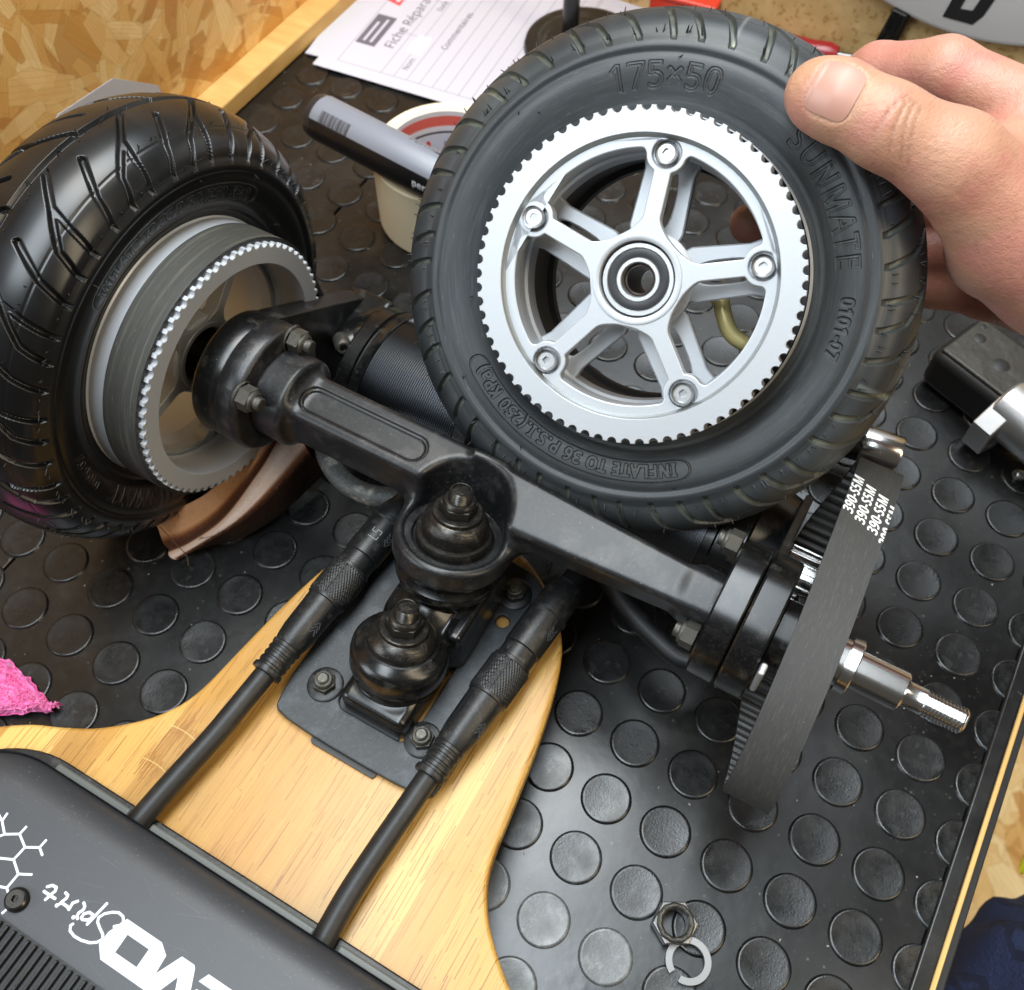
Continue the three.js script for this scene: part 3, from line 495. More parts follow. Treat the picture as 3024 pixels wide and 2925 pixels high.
for (const [a, b, m] of [[-150, -101, -1], [-31, 18, 1]]) {
  const mo = mesh('motor', latheX(ridges(a, b, 32), MY, MZ, 96), M.motor, board);
  const cap = m < 0 ? [[a - 13, 20], [a - 13, 33.4], [a - 12, 34.2], [a - 6, 34.2], [a - 5.4, 32.6], [a - 1.4, 32.6], [a - .8, 33], [a - .2, 32.6], [a, 30]] : [[b, 30], [b + .4, 32.6], [b + 4, 32.8], [b + 5, 34.2], [b + 16, 34.2], [b + 17, 33], [b + 30, 30], [b + 30, 12]];
  mesh('motor_ring', boxUV(latheX(cap, MY, MZ, 80), 60), M.gloss, mo);
  mesh('motor_cap', boxUV(latheX(m < 0 ? [[b, 31.2], [b + 7, 31.4], [b + 9, 29], [b + 9, 0]] : [[a - 9, 0], [a - 9, 29], [a - 7, 31.4], [a, 31.2]], MY, MZ, 80), 60), M.satin, mo);
}
{
  const teeth = []; const s = []; for (let k = 0; k < 15; k++) { const c = k * 2 * PI / 15; s.push(...ring2(c - .19, c - .11, 1, 11.4)); s.push(...ring2(c - .09, c + .09, 2, 9.9)); s.push(...ring2(c + .11, c + .19, 1, 11.4)); }
  for (const [x0, x1] of [[52, 73], [-204, -187]]) { const g = new THREE.ExtrudeGeometry(poly(s), { depth: x1 - x0, bevelEnabled: false }); g.rotateY(PI / 2); g.translate(x0, MY, MZ); mesh('motor_pulley', g, M.steel, board); }
}
{
  const f = (p) => { let d = sdBox(p, [-174, 66, -97], [11, 4.5, 17], 3); d = smin(d, sdCapsule(p, [-170, 66, -84], [-160, 67, -98], 7, 8), 4); d = smin(d, sdCapsule(p, [-160, 67, -98], [-146, 62, -112], 8, 7.5), 4); d = smin(d, sdCapsule(p, [-146, 62, -112], [-132, 52, -116], 7.5, 6), 4); return d; };
  mesh('mount_bracket', boxUV(nets(f, [-190, 40, -128], [-122, 80, -72], 1), 60), M.gloss, board);
}
for (const [x, y, z] of [[-170.5, 72, -79.5], [-164, 72, -86.5]]) { const g = merge(hexSocketHead(3.9, 4, 2.0)); g.scale(1, 2, 1); mesh('mount_screw', orient(g, V(.66, .42, .62), V(x, y, z)), M.zinc, board); }
{ const g = merge([rbox(14, 13, 15, 2, 50, 62, -58), rbox(8, 14, 12, 2, 65, 60, -60)]); mesh('mount_bracket', boxUV(g, 60), M.gloss, board); const s = alongX(merge(hexSocketHead(4.6, 9, 2.2))); s.scale(-1, 1, 1); s.translate(40, 72, -66); mesh('mount_screw', alongX(merge([lathe([[0, 0], [4.6, 0], [5, .8], [5, 10], [4.6, 10.6], [0, 10.6]], 28)])).translate(30, 74, -66), M.zinc, board); }
for (const [y, z] of [[104, -6.5], [71, -44]]) mesh('clamp_tab', rbox(2.4, 16, 5, 1, 60.2, y, z), M.aluDull, board);
// free axle on the right
{
  const ay = 97.6, st = [];
  for (let x = 114; x < 128; x += 1.25) st.push([x, 4.9], [x + .62, 4.25]);
  const ax = mesh('axle', boxUV(latheX([[77, 9], [84.5, 9], [84.6, 10.4], [88.4, 10.6], [88.8, 10.2], [88.9, 7.3], [106.2, 7.3], [106.9, 6.6], [106.9, 5], [108, 4.75], [113.6, 4.75], ...st, [128.4, 4.4], [129, 3.6], [129, 0]], ay, AZ, 64), 30), M.steel, board, 'bare steel axle end with a threaded tip');
  void ax;
}
// left wheel
{
  const w = new THREE.Group(); w.name = 'wheel'; w.userData.label = 'left wheel still on its axle, shiny black tyre seen from its pulley side'; board.add(w); w.base = V(0, 0, 0);
  w.position.copy(V(-184.8, AY, AZ).sub(board.base)).multiplyScalar(MM); frame(w, V(0, Math.cos(.419), Math.sin(.419)), V(1, 0, 0));
  buildWheel(w, false, tyreMats.glossy, M.alu, 15);
}
// belts: closed loops given as (z, y) points in a plane of constant x
function beltGeo(pts, x0, x1, tooth, xo = () => 0) {
  const n = Math.round(pts.getLength() / .55), P = pts.getSpacedPoints(n), out = [], inn = [], L = pts.getLength();
  const T = (i) => { const a = P[(i - 1 + n) % n], b = P[(i + 1) % n], l = Math.hypot(b.x - a.x, b.y - a.y); return [(b.y - a.y) / l, -(b.x - a.x) / l]; };
  let area = 0; for (let i = 0; i < n; i++) { const a = P[i], b = P[i + 1]; area += a.x * b.y - a.y * b.x; } const s = area > 0 ? 1 : -1, np = Math.round(L / 5);
  for (let i = 0; i <= n; i++) { const q = T(i % n), p = P[i % n], ph = (i / n * np) % 1, d = .85 + tooth * Math.sqrt(Math.max(0, 1 - ((ph - .5) / .33) ** 2)); out.push([p.x + s * q[0] * .9, p.y + s * q[1] * .9]); inn.push([p.x - s * q[0] * d, p.y - s * q[1] * d]); }
  const strip = (A, xa, B, xb, v0, v1) => grid(n, 1, (u, v, i) => { const q = v ? B[i] : A[i]; return [(v ? xb : xa) + xo(u), q[1], q[0]]; }, (u, v) => [u, v ? v1 : v0]);
  return { outer: strip(out, x0, out, x1, 0, 1), rest: merge([strip(inn, x1, inn, x0, 0, 0), strip(inn, x0, out, x0, 0, 0), strip(out, x1, inn, x1, 0, 0)]) };
}
function loop(arr) { return new THREE.CatmullRomCurve3(arr.map(([z, y]) => V(z, y, 0)), true, 'centripetal'); }
const as2 = (c) => ({ getLength: () => c.getLength(), getSpacedPoints: (n) => { c.arcLengthDivisions = 800; c.updateArcLengths(); return c.getSpacedPoints(n).map((p) => V2(p.x, p.y)); } });
{
  // tight belt over wheel pulley and motor pulley: straight runs and two arcs
  const R = 57.6, r = 12.2, D = Math.hypot(MY - AY, MZ - AZ), dir = Math.atan2(MY - AY, MZ - AZ), be = Math.acos((R - r) / D), q = [];
  const arc = (cz, cy, rad, a0, a1, n) => { for (let i = 0; i <= n; i++) { const a = lerp(a0, a1, i / n); q.push(V2(cz + rad * Math.cos(a), cy + rad * Math.sin(a))); } };
  arc(AZ, AY, R, dir + be, dir + 2 * PI - be, 160); arc(MZ, MY, r, dir - be, dir + be, 40);
  q.push(q[0].clone()); const cp = new THREE.CurvePath(); for (let i = 0; i < q.length - 1; i++) cp.add(new THREE.LineCurve(q[i], q[i + 1]));
  const b = beltGeo({ getLength: () => cp.getLength(), getSpacedPoints: (n) => Array.from({ length: n + 1 }, (_, i) => cp.getPointAt(Math.min(i / n, 1))) }, -203.2, -187, 1.25);
  const d = mesh('drive_belt', b.outer, M.beltRubber, board, 'tight belt round the left wheel pulley'); mesh('belt_teeth', b.rest, M.beltTooth, d);
}
{
  const lb = thing('drive_belt', 'loose black toothed belt hanging over the bare right axle', 'belt', V(70, 60, -40));
  const c = loop([[-109, 106.5], [-92, 111], [-60, 113], [-29.5, 111], [-4, 101], [13, 86], [20, 73], [20.5, 62], [13.5, 54], [1, 53.5], [-14, 58], [-34, 58], [-60, 46], [-78, 36], [-89, 33.4], [-98, 38], [-105, 55], [-111, 80], [-113, 97]]);
  const L = as2(c), P = L.getSpacedPoints(400); let u = 0, best = 1e9; P.forEach((p, i) => { const d = Math.hypot(p.x + 88, p.y - 111); if (d < best) { best = d; u = i / 400; } });
  const per = L.getLength(), W = 2048, TH = 128, mm = W / per, vm = TH / 17.5;
  const txt = tex(canvas(W, TH, (k, w, h) => {
    k.fillStyle = '#302f2d'; k.fillRect(0, 0, w, h); seed = 31;
    for (let i = 0; i < 5000; i++) { k.fillStyle = rnd() < .5 ? 'rgba(30,30,28,.14)' : 'rgba(128,124,112,.16)'; k.fillRect(rnd() * w, rnd() * h, rr(2, 26), 1); }
    for (let i = 0; i < 40; i++) { k.fillStyle = `rgba(160,155,140,${rr(.1, .5)})`; k.fillRect(rnd() * w, rnd() * h, 2, 2); }
    k.fillStyle = '#ecece9'; k.textBaseline = 'middle'; k.textAlign = 'center';
    for (let i = 0; i < 4; i++) { k.save(); k.translate(u * w + [0, 14, 26, 44][i], h * (.845 - .30 * i)); k.rotate(PI); k.scale(mm * .86, vm); k.font = 'italic bold 5.6px sans-serif'; k.fillText('390-S5M', 0, 0, 26); k.restore(); }
  }), true, false);
  const b = beltGeo(L, 59.5, 77.2, 1.5, (u) => -9 * sstep(u, .46, .62) * (1 - sstep(u, .80, 1)));
  for (const g of [b.outer, b.rest]) { const p = g.attributes.position; for (let i = 0; i < p.count; i++) p.setX(i, p.getX(i) + (p.getZ(i) + 112) * .055); g.computeVertexNormals(); }
  mesh('belt_band', b.outer, std({ map: txt, roughness: .62, bumpMap: grainTex, bumpScale: .00006 }), lb);
  mesh('belt_teeth', b.rest, M.beltTooth, lb);
}
// battery box with print, fins and cable seals
{
  M.box = std({ map: tex(canvas(2048, 1024, (c, w, h) => {                // lies on the lid in plan: 300 mm by 150 mm from x = -215, z = 125
    const k = w / 300; c.fillStyle = '#3a3b3e'; c.fillRect(0, 0, w, h); seed = 61;
    for (let i = 0; i < 2600; i++) { c.fillStyle = `rgba(190,190,180,${rr(.03, .16)})`; c.fillRect(rnd() * w, rnd() * h, rr(1, 3), rr(1, 3)); }
    for (let i = 0; i < 700; i++) { const z = rr(6, 26); c.fillStyle = `rgba(200,195,175,${rr(.05, .22)})`; c.fillRect(rnd() * w, z * k, rr(1, 5), rr(1, 3)); }
    c.setTransform(k, 0, 0, k, 215 * k, -125 * k);
    c.fillStyle = c.strokeStyle = '#dfe3ec'; c.lineJoin = c.lineCap = 'round';
    const poly2 = (L) => { c.beginPath(); L.forEach((p, i) => (i ? c.lineTo(...p) : c.moveTo(...p))); c.closePath(); };
    // O
    poly2([[-92.6, 163.7], [-77.5, 163.7], [-73.6, 166.2], [-73.0, 174], [-73, 178], [-92, 178], [-95.6, 174.6], [-95.4, 170]]); c.fill();
    c.fillStyle = '#3a3b3e'; poly2([[-89.2, 167.5], [-79.9, 167.5], [-79.9, 173.9], [-89.2, 173.9]]); c.fill(); c.fillStyle = '#dfe3ec';
    poly2([[-68.8, 163.8], [-63.6, 163.8], [-62.7, 164.6], [-56, 178], [-61.6, 178], [-66, 169.4], [-69.6, 178], [-76, 178]]); c.fill();
    for (const z of [163.7, 169.2, 174.7]) { poly2([[-57.6 - (z - 163.7) * .12, z], [-36, z], [-36, z + 3.3], [-59.2 - (z - 163.7) * .12, z + 3.3]]); c.fill(); }
    seed = 99; c.save(); for (let i = 0; i < 90; i++) { c.strokeStyle = `rgba(205,205,200,${rr(.04, .16)})`; c.lineWidth = rr(.06, .16); const x = rr(-200, 60), z = rr(140, 184), a = rr(-.6, .6); c.beginPath(); c.moveTo(x, z); c.lineTo(x + rr(3, 16) * Math.cos(a), z + rr(3, 16) * Math.sin(a)); c.stroke(); } c.restore(); c.strokeStyle = c.fillStyle = '#dfe3ec';
    const script = [[[-94.9, 167.8], [-93.4, 166.5], [-93.1, 165.0], [-94.4, 163.8], [-96.5, 163.6], [-98.4, 164.5], [-100.5, 166.3], [-101.4, 168.2], [-100.7, 169.5], [-98.7, 170.6], [-96.5, 171.6], [-95.6, 172.8], [-96.6, 174.5], [-98.6, 175.8], [-101.6, 176.6], [-104.6, 176.8], [-107.0, 176.2], [-108.0, 174.8], [-107.6, 174.1]], [[-102.0, 163.4], [-103.3, 171.7]], [[-104.4, 170.8], [-105.7, 171.4], [-106.5, 171.1], [-106.6, 169.8], [-105.3, 168.5], [-103.6, 168.5], [-103.4, 169.7], [-104.2, 170.7]], [[-109.0, 167.1], [-107.9, 167.8], [-107.6, 168.8], [-108.3, 170.4], [-108.1, 171.5], [-107.4, 172.0]], [[-111.2, 167.7], [-112.3, 169.0], [-112.0, 171.2], [-113.0, 170.8], [-115.3, 170.8]], [[-116.7, 167.7], [-115.5, 167.9], [-115.2, 168.8], [-115.8, 170.5], [-116.0, 171.5]], [[-123.6, 169.3], [-122.4, 168.1], [-120.7, 167.9], [-120.2, 169.0], [-120.7, 170.6], [-121.2, 172.8]], [[-123.5, 171.0], [-121.2, 171.0], [-118.6, 170.9]]];
    script.forEach((L, k) => { c.lineWidth = k ? 1.0 : .9; c.beginPath(); L.forEach((p, i) => (i ? c.lineTo(...p) : c.moveTo(...p))); c.stroke(); });
    for (const [x, z] of [[-108.9, 172.4], [-116.5, 172.3]]) { c.beginPath(); c.arc(x, z, .68, 0, 7); c.fill(); }
    c.lineCap = 'butt'; c.lineWidth = .85;
    const seg = (...L) => { c.beginPath(); L.forEach((p, i) => (i ? c.lineTo(...p) : c.moveTo(...p))); c.stroke(); };
    const N = { a: [-153.6, 157.3], b: [-153.3, 160.4], c: [-149.2, 163.4], d: [-151, 165.8], e: [-144.6, 160.7], f: [-144.3, 157.4], g: [-139.7, 163.2], h: [-135.2, 160.7], i: [-134.9, 157.4], j: [-132.3, 162.3], k: [-140.2, 168.3], l: [-145.4, 170.6], m: [-135.3, 171.1], n: [-130.9, 168.8], o: [-135.5, 176.5], p: [-139, 177.8], q: [-132.6, 178.3], r: [-130.4, 181], s: [-131, 183.6] };
    seg(N.a, N.b, N.c, N.d); seg(N.c, N.e, N.f); seg(N.e, N.g, N.h, N.i); seg(N.h, N.j); seg(N.g, N.k, N.l); seg(N.k, N.m, N.n); seg(N.m, N.o, N.p); seg(N.o, N.q, N.r, N.s);
    seg(N.b, [-158, 158.5]); seg(N.d, [-156.5, 168], [-158.5, 172], [-152, 175], N.l); seg([-158.5, 172], [-166, 172]); seg(N.p, [-146, 175], N.l); seg([-152, 175], [-154, 181]);
  }), true, false), roughness: .44, bumpMap: grainTex, bumpScale: .00006 });
  const rim = slab(poly(roundRect(-205, 131.5, 73, 330, 46, 16)), 40, 44.2, 1.2, 3);
  const bx = mesh('battery_box', flatUV(slab(poly(roundRect(-200.5, 136.4, 68.5, 326, 42, 18)), 42, 66, 15, 10), -215, 125, 300, 150), M.box, board, 'black battery box with white lettering and a finned patch');
  mesh('box_flange', boxUV(rim, 80), M.plastic, bx);
  const sealMat = std({ color: lin(.12, .13, .125), roughness: .42 });
  for (const [a, b] of [[-161, -124.4], [-114.6, -39], [-28.9, 28]]) mesh('seal_strip', rbox(b - a, 2.6, 3.5, 1.2, (a + b) / 2, 45.2, 135.1), sealMat, bx);
  mesh('box_screw', orient(merge(hexSocketHead(4.2, 2.4, 1.4)), V(0, 1, 0), V(-129.3, 66.2, 177.6)), M.darkMetal, bx);
  const patch = mesh('fin_patch', slab(poly([[-190, 184.4], [-58, 184.4], [-58, 300], [-190, 300]]), 65.6, 66.25, 0), M.black, bx);
  const fd = localFrame(new THREE.Group()), f0 = mesh('fin', rbox(1.15, 2.2, 114, .4, 0, 0, 0), M.plastic, fd);
  for (let x = -188; x < -59; x += 3.12) again(f0, patch, (m) => m.position.set((x + 66) * MM, (67.2 - 29) * MM, (242.2 - 60) * MM));
}
// cables and their screw connectors
{
  const prof = [[0, 0], [4.6, 0], [6.4, .3], [6.7, 1.2], [6.5, 2.6], [5.7, 3], [5.7, 4], [6.1, 4.3], [6.1, 5.7], [5.7, 6], [5.8, 6.9], [6.2, 7.2], [6.2, 8.5], [5.8, 8.8], [5.9, 9.7], [6.3, 10], [6.3, 11.2], [6.0, 11.5], [6.1, 12.4], [6.5, 12.7], [6.6, 14], [6.2, 14.4], [6.8, 17], [7.3, 21], [7.5, 28], [7.7, 34], [7.9, 37.6], [8.5, 38], [8.6, 39]];
  const prof2 = [[8.4, 54.6], [8.3, 56], [7.6, 56.4], [7.6, 62], [7.4, 62.2], [8.1, 62.6], [8.2, 64], [8.3, 80], [8.9, 80.6], [8.9, 82], [8.1, 82.4], [8.1, 95], [7.3, 96.6], [4.6, 97], [0, 97]];
  const knurl = () => { const nu = 168, nv = 32; const g = grid(nu, nv, (u, v) => { const a = u * 2 * PI, z = lerp(39, 54.6, v), w = Math.sin(a * 42) > 0 === (Math.floor(z / .95) % 2 === 0) ? .34 : 0; const r = 8.55 + w * (v > .02 && v < .98 ? 1 : 0); return [r * Math.sin(a), z, r * Math.cos(a)]; }); return closeNormals(g, nu, nv); };
  const chev = (y, up) => [0, 1, 2].map((k) => [-1, 1].map((s) => { const g = new THREE.BoxGeometry(.35, 2.9, .5); g.rotateZ(s * .62 * up); g.translate(s * .85 * 1, y + k * 1.7 * up, 0); return g; })).flat();
  const glyph = (L, y) => L.map(([x0, y0, x1, y1]) => { const g = new THREE.BoxGeometry(Math.abs(x1 - x0) + .3, Math.abs(y1 - y0) + .3, .3); g.translate((x0 + x1) / 2, y + (y0 + y1) / 2, 0); return g; });
  for (const [A, B, dust, turn] of [[[-110.8, 52.4, 66], [-103.2, 57, -25], M.cable, .9], [[-32, 52.4, 69], [-23, 56, -25], M.cable, .95]]) {
    const a = V(...A), ax = V(...B).sub(a);
    const c = mesh('connector', boxUV(orient(lathe(prof, 48), ax, a), 40), M.plastic, board);
    mesh('connector_socket', boxUV(orient(lathe(prof2, 48), ax, a), 40), M.plastic, c);
    mesh('knurled_ring', boxUV(orient(knurl(), ax, a), 40), M.plastic, c);
    const mk = merge([...chev(24, 1).map((g) => g.translate(0, 0, 7.45)), ...chev(75, -1).map((g) => g.translate(0, 0, 8.15))]); mk.rotateY(turn); if (A[0] < -60) { const lt = merge([...glyph([[-2.2, 2, -2.2, -2], [-2.2, -2, -.6, -2]], 72), ...glyph([[.5, 2, 2.1, 2], [.5, 2, .5, 0], [.5, 0, 2.1, 0], [2.1, 0, 2.1, -2], [.5, -2, 2.1, -2]], 72)]); lt.rotateZ(PI / 2); lt.translate(72, 72, 8.35); lt.rotateY(.1); mesh('raised_letters', orient(lt, ax, a), std({ color: lin(.30, .30, .29), roughness: .6 }), c); } mesh('arrow_mark', orient(mk, ax, a), std({ color: lin(.06, .062, .066), roughness: .4 }), c);
  }
  mesh('cable', boxUV(tube([[-119.5, 46, 150], [-118.6, 48, 136], [-116.4, 49.4, 118], [-113.4, 50.6, 96], [-111.4, 52, 74], [-110.6, 52.6, 64]], 4.5, 60, 24), 40), M.cable, board);
  mesh('cable', boxUV(tube([[-33.6, 46, 150], [-34.4, 48, 136], [-34.9, 49.4, 118], [-34, 50.6, 98], [-32.6, 52, 78], [-31.8, 52.6, 66]], 4.5, 60, 24), 40), M.cable, board);
  mesh('cable', boxUV(tube([[-103.2, 57, -22], [-102.4, 58, -30], [-106, 60, -27], [-117, 60, -22], [-131, 59.5, -22], [-144, 59.5, -28], [-153, 59, -38], [-157, 57, -52], [-150, 52, -70]], 4.6, 90, 20), 40), M.cableDust, board);
  mesh('cable', boxUV(tube([[-23, 56, -23], [-21.4, 55, -38], [-14, 50, -43], [0, 42, -38], [16, 38, -33], [32, 37, -30], [44, 40, -36], [46, 44, -60]], 4.6, 90, 20), 40), M.cable, board);
}

// ------------------------------------------------------------------ the hand that holds the wheel
function blurNoise(x, y, z) { return vnoise(x + z * .7, y - z * .3, 4096, 3) + .5 * vnoise(x * 2.1 + 9, y * 2.1 + z, 4096, 4); }
{
  const hand = thing('person', 'bare hand reaching in from the right, thumb pressed on the grey tyre', 'person', V(60, 190, -165));
  const W = held.quaternion, O = V(-33.9, 180.8, -83.7), T = (a) => V(...a).applyQuaternion(W).add(O).toArray();   // points given in the wheel's own axes
  const chain = (pts) => pts.map((p) => [...T(p.slice(0, 3)), p[3]]);
  const thumb = chain([[69.6, -9.6, 43.8, 11.6], [68.6, -8.6, 50, 12.2], [63.8, -7.8, 66, 12.9], [57.5, -14, 90, 15.5], [43, -33, 118, 22], [30, -44, 160, 28]]);
  const index = chain([[84, -88, 44, 8.6], [91.5, -68, 60, 9.6], [92, -52, 82, 11], [82, -48, 112, 13], [66, -48, 160, 17]]);
  const middle = chain([[29.9, -84, 27.5, 8.2], [44, -92, 62, 9.4], [56, -92, 102, 11.4], [56, -62, 142, 15], [52, -50, 170, 17]]);
  const ring = chain([[23.7, -91, 57, 8.2], [32, -99, 84, 9.6], [39, -97, 114, 12], [40, -70, 150, 15], [40, -56, 175, 16]]);
  const pinky = chain([[17, -97, 84, 7.6], [22, -103, 104, 8.8], [24, -98, 125, 11], [22, -74, 154, 15], [28, -58, 180, 16]]);
  const web = chain([[62, -30, 96, 9], [66, -42, 112, 15], [56, -46, 150, 22]]);
  const palm = chain([[36, -50, 116, 17], [34, -56, 140, 23], [38, -52, 168, 27], [30, -50, 215, 29], [22, -46, 290, 30]]);
  const seg = (p, c, k) => { let d = 1e3; for (let i = 0; i < c.length - 1; i++) { const q = sdCapsule(p, c[i], c[i + 1], c[i][3], c[i + 1][3]); d = i ? smin(d, q, k) : q; } return d; };
  const q = W.clone().invert(), ip = [63.8, -7.8, 67], td = V(-6, 0, 23).normalize();
  const L = V();
  const body = (p) => {
    const t = seg(p, thumb, 5); let d = smin(seg(p, palm, 8), seg(p, web, 6), 8);
    d = smin(d, t, 9); const i = seg(p, index, 4); d = smin(d, i, 5); d = smin(d, seg(p, middle, 4), 5); d = smin(d, seg(p, ring, 4), 5); d = smin(d, seg(p, pinky, 4), 5);
    if (d > -3 && d < 3) {
      L.set(p[0] - O.x, p[1] - O.y, p[2] - O.z).applyQuaternion(q);
      if (t < d + .6) {                                                 // creases over the thumb joint, nail bed
        const s = (L.x - ip[0]) * td.x + (L.y - ip[1]) * td.y + (L.z - ip[2]) * td.z, side = L.x - ip[0] + .38 * (L.z - ip[2]);
        for (const [o, b, dep] of [[-2.2, .12, .42], [1.6, -.12, .55], [4.6, -.28, .6], [7.2, -.3, .4]]) { const k = s - o - b * side - .02 * side * side; if (Math.abs(side) < 9.5 && L.y > -6) d += dep * Math.exp(-k * k / .34) * (1 - (side / 9.5) ** 2); }
        const nx = L.x - 69.6, nz = L.z - 48.2, nu = nx * .967 + nz * .25, nw = -nx * .25 + nz * .967; const nb = Math.pow(Math.abs(nu / 9.0) ** 3.2 + Math.abs(nw / 8.0) ** 3.2, 1 / 3.2); if (L.y > -4 && nb < 1.25) d += .6 * (1 - sstep(nb, .93, 1.1));
      }
      d += .10 * (blurNoise(p[0] * .55, p[1] * .55, p[2] * .55) - .7);
      for (let k = 0; k < 6; k++) { const w = L.z - 128 - k * 5.2 + .55 * (L.x - 30) + 1.2 * Math.sin(L.x * .3 + k); if (L.y > -50 && L.x < 44 && L.x > 4) d += .32 * Math.exp(-w * w / .5); }
    }
    return d;
  };
  const all = [thumb, index, middle, ring, pinky].flat(), lo = [0, 1, 2].map((k) => Math.min(...all.map((p) => p[k] - p[3])) - 4), hi = [0, 1, 2].map((k) => Math.max(...all.map((p) => p[k] + p[3])) + 4);
  hi[0] = 150; lo[1] = Math.min(lo[1], 100); hi[1] = Math.max(hi[1], 240); lo[2] = Math.min(lo[2], -240); hi[2] = Math.max(hi[2], -120);
  const g = nets(body, lo, hi, 1.15);
  const p = g.attributes.position, col = new Float32Array(p.count * 3), uv = new Float32Array(p.count * 2);
  for (let i = 0; i < p.count; i++) {
    L.set(p.getX(i), p.getY(i), p.getZ(i)); const n = blurNoise(L.x * .09, L.y * .09, L.z * .09) / 1.5, f = blurNoise(L.x * .5 + 50, L.y * .5, L.z * .5) / 1.5;
    L.sub(O).applyQuaternion(q); const tip = Math.exp(-((L.x - 74) ** 2 + (L.z - 46) ** 2) / 500), pink = sstep(n, .35, .7);
    const a = [.47, .25, .165], b = [.46, .195, .148]; for (let c = 0; c < 3; c++) col[3 * i + c] = lerp(a[c], b[c], clamp(pink * .8 + (L.y < -30 ? .35 : 0), 0, 1)) * (.94 + .12 * f) * [1.02, 1 + .03 * tip, 1 - .05 * tip][c];
    { const s = (L.x - ip[0]) * td.x + (L.y - ip[1]) * td.y + (L.z - ip[2]) * td.z, side = L.x - ip[0] + .38 * (L.z - ip[2]); let dk = 0; if (L.y > -8 && Math.abs(side) < 9) for (const [o, b] of [[-2.2, .12], [1.6, -.12], [4.6, -.28], [7.2, -.3]]) { const k = s - o - b * side - .02 * side * side; dk = Math.max(dk, Math.exp(-k * k / .25)); } const fl = sstep(f, .74, .86) * .18; for (let c = 0; c < 3; c++) col[3 * i + c] *= 1 - .28 * dk - fl; }
    uv[2 * i] = (L.x + L.y * .5) / 26; uv[2 * i + 1] = (L.z + L.y * .3) / 26;
  }
  g.setAttribute('color', new THREE.BufferAttribute(col, 3)); g.setAttribute('uv', new THREE.BufferAttribute(uv, 2));
  const poreTex = noiseTex(512, (u, v) => g3(.5 + .5 * (fbm(u, v, 48, 3, 71) - .5) + .25 * (fbm(u, v, 14, 2, 77) - .5)));
  const sk = phy({ vertexColors: true, roughness: .46, bumpMap: poreTex, bumpScale: .00030, sheen: .25, sheenRoughness: .6, sheenColor: lin(.9, .5, .4) });
  const hm = mesh('hand', g, sk, hand);
  // thumb nail: a thin curved plate
  const bare = (x, z) => { let y = 8; const w = T([0, 0, 0]); void w; for (let k = 0; k < 60; k++) { const e = seg(T([x, y, z]), thumb, 5); if (e < .02) break; y -= e * .8; } return y; };
  const nail = grid(28, 28, (u, v) => { const a = (u - .5) * 2, b = (v - .5) * 2, k = 1 / Math.max(1, Math.pow(Math.abs(a) ** 5 + Math.abs(b) ** 5, .2)); const nu = a * k * 8.3, nw = b * k * (b > 0 ? 7.2 : 7.6), x = 69.6 + nu * .967 - nw * .25, z = 48.2 + nu * .25 + nw * .967; return T([x, bare(x, z) - .12 + (b < -.8 ? .25 : 0), z]); });
  mesh('thumbnail', nail, std({ color: lin(.46, .245, .19), roughness: .4 }), hm);
}

// ------------------------------------------------------------------ things lying about
{
  const form = tex(canvas(1024, 1448, (c, w, h) => {
    const k = w / 210; c.fillStyle = '#bcbac6'; c.fillRect(0, 0, w, h); c.scale(k, k);
    c.strokeStyle = '#84838c'; c.lineWidth = .6; c.strokeRect(14, 18, 182, 190);
    c.fillStyle = '#cf3a3f'; c.font = 'italic bold 24px sans-serif'; c.fillText('EVO', 106, 33);
    c.fillStyle = '#5f5b66'; c.fillRect(44, 20, 46, 20); c.fillStyle = '#bcbac6'; c.fillRect(49, 25, 30, 2.6); c.fillRect(49, 32, 36, 2.6);
    c.fillStyle = '#3f3c48'; c.font = '14px sans-serif'; c.fillText('Fiche Réparation', 48, 57);
    c.font = '8px sans-serif'; c.fillText('Date', 116, 74); c.fillText('Nom', 26, 84); c.font = '9px sans-serif'; c.fillText('Commentaires', 66, 104);
    for (let i = 0; i < 12; i++) { c.beginPath(); c.moveTo(14, 63 + i * 13); c.lineTo(196, 63 + i * 13); c.stroke(); }
    for (const x of [74, 130]) { c.beginPath(); c.moveTo(x, 50); c.lineTo(x, 76); c.stroke(); }
    c.fillStyle = '#cecdd8'; c.fillRect(50, 70, 26, 14);
  }), true, false);
  const paperMat = std({ map: form, roughness: .75 }), blank = std({ color: lin(.50, .50, .55), roughness: .75 });
  const sheet = (w, l, bend) => { const top = grid(10, 14, (u, v) => [v * l, .3 + bend * Math.sin(u * 3.1) * v, -u * w], (u, v) => [u, 1 - v]); const bot = grid(10, 14, (u, v) => [v * l, bend * Math.sin(u * 3.1) * v, -u * w], (u, v) => [u, 1 - v]); return merge([top, bot]); };
  const p2 = localFrame(thing('paper_sheet', 'blank white sheet under the printed form by the wooden panel', 'paper', V(-378, 1.5, -321))); p2.rotation.y = .16; mesh('sheet', sheet(210, 205, .4), blank, p2);
  const p1 = localFrame(thing('paper_form', 'printed white repair form with ruled boxes and a red heading', 'paper', V(-366, 2.4, -313))); p1.rotation.y = .10; mesh('sheet', sheet(158, 218, .6), paperMat, p1);
  const wp = thing('paper_sheet', 'white sheet leaning on the strand board behind the left wheel', 'paper', V(-398, 0, -165)); const s = poly([[-216, 1.6], [-210, 40], [-181, 63.5], [-138, 68], [-127, 62.6], [-116, 1.6]]); const g = new THREE.ExtrudeGeometry(s, { depth: .4, bevelEnabled: false }); g.rotateY(-PI / 2); g.translate(-399.5, 0, 0); mesh('sheet', g, blank, wp);
}
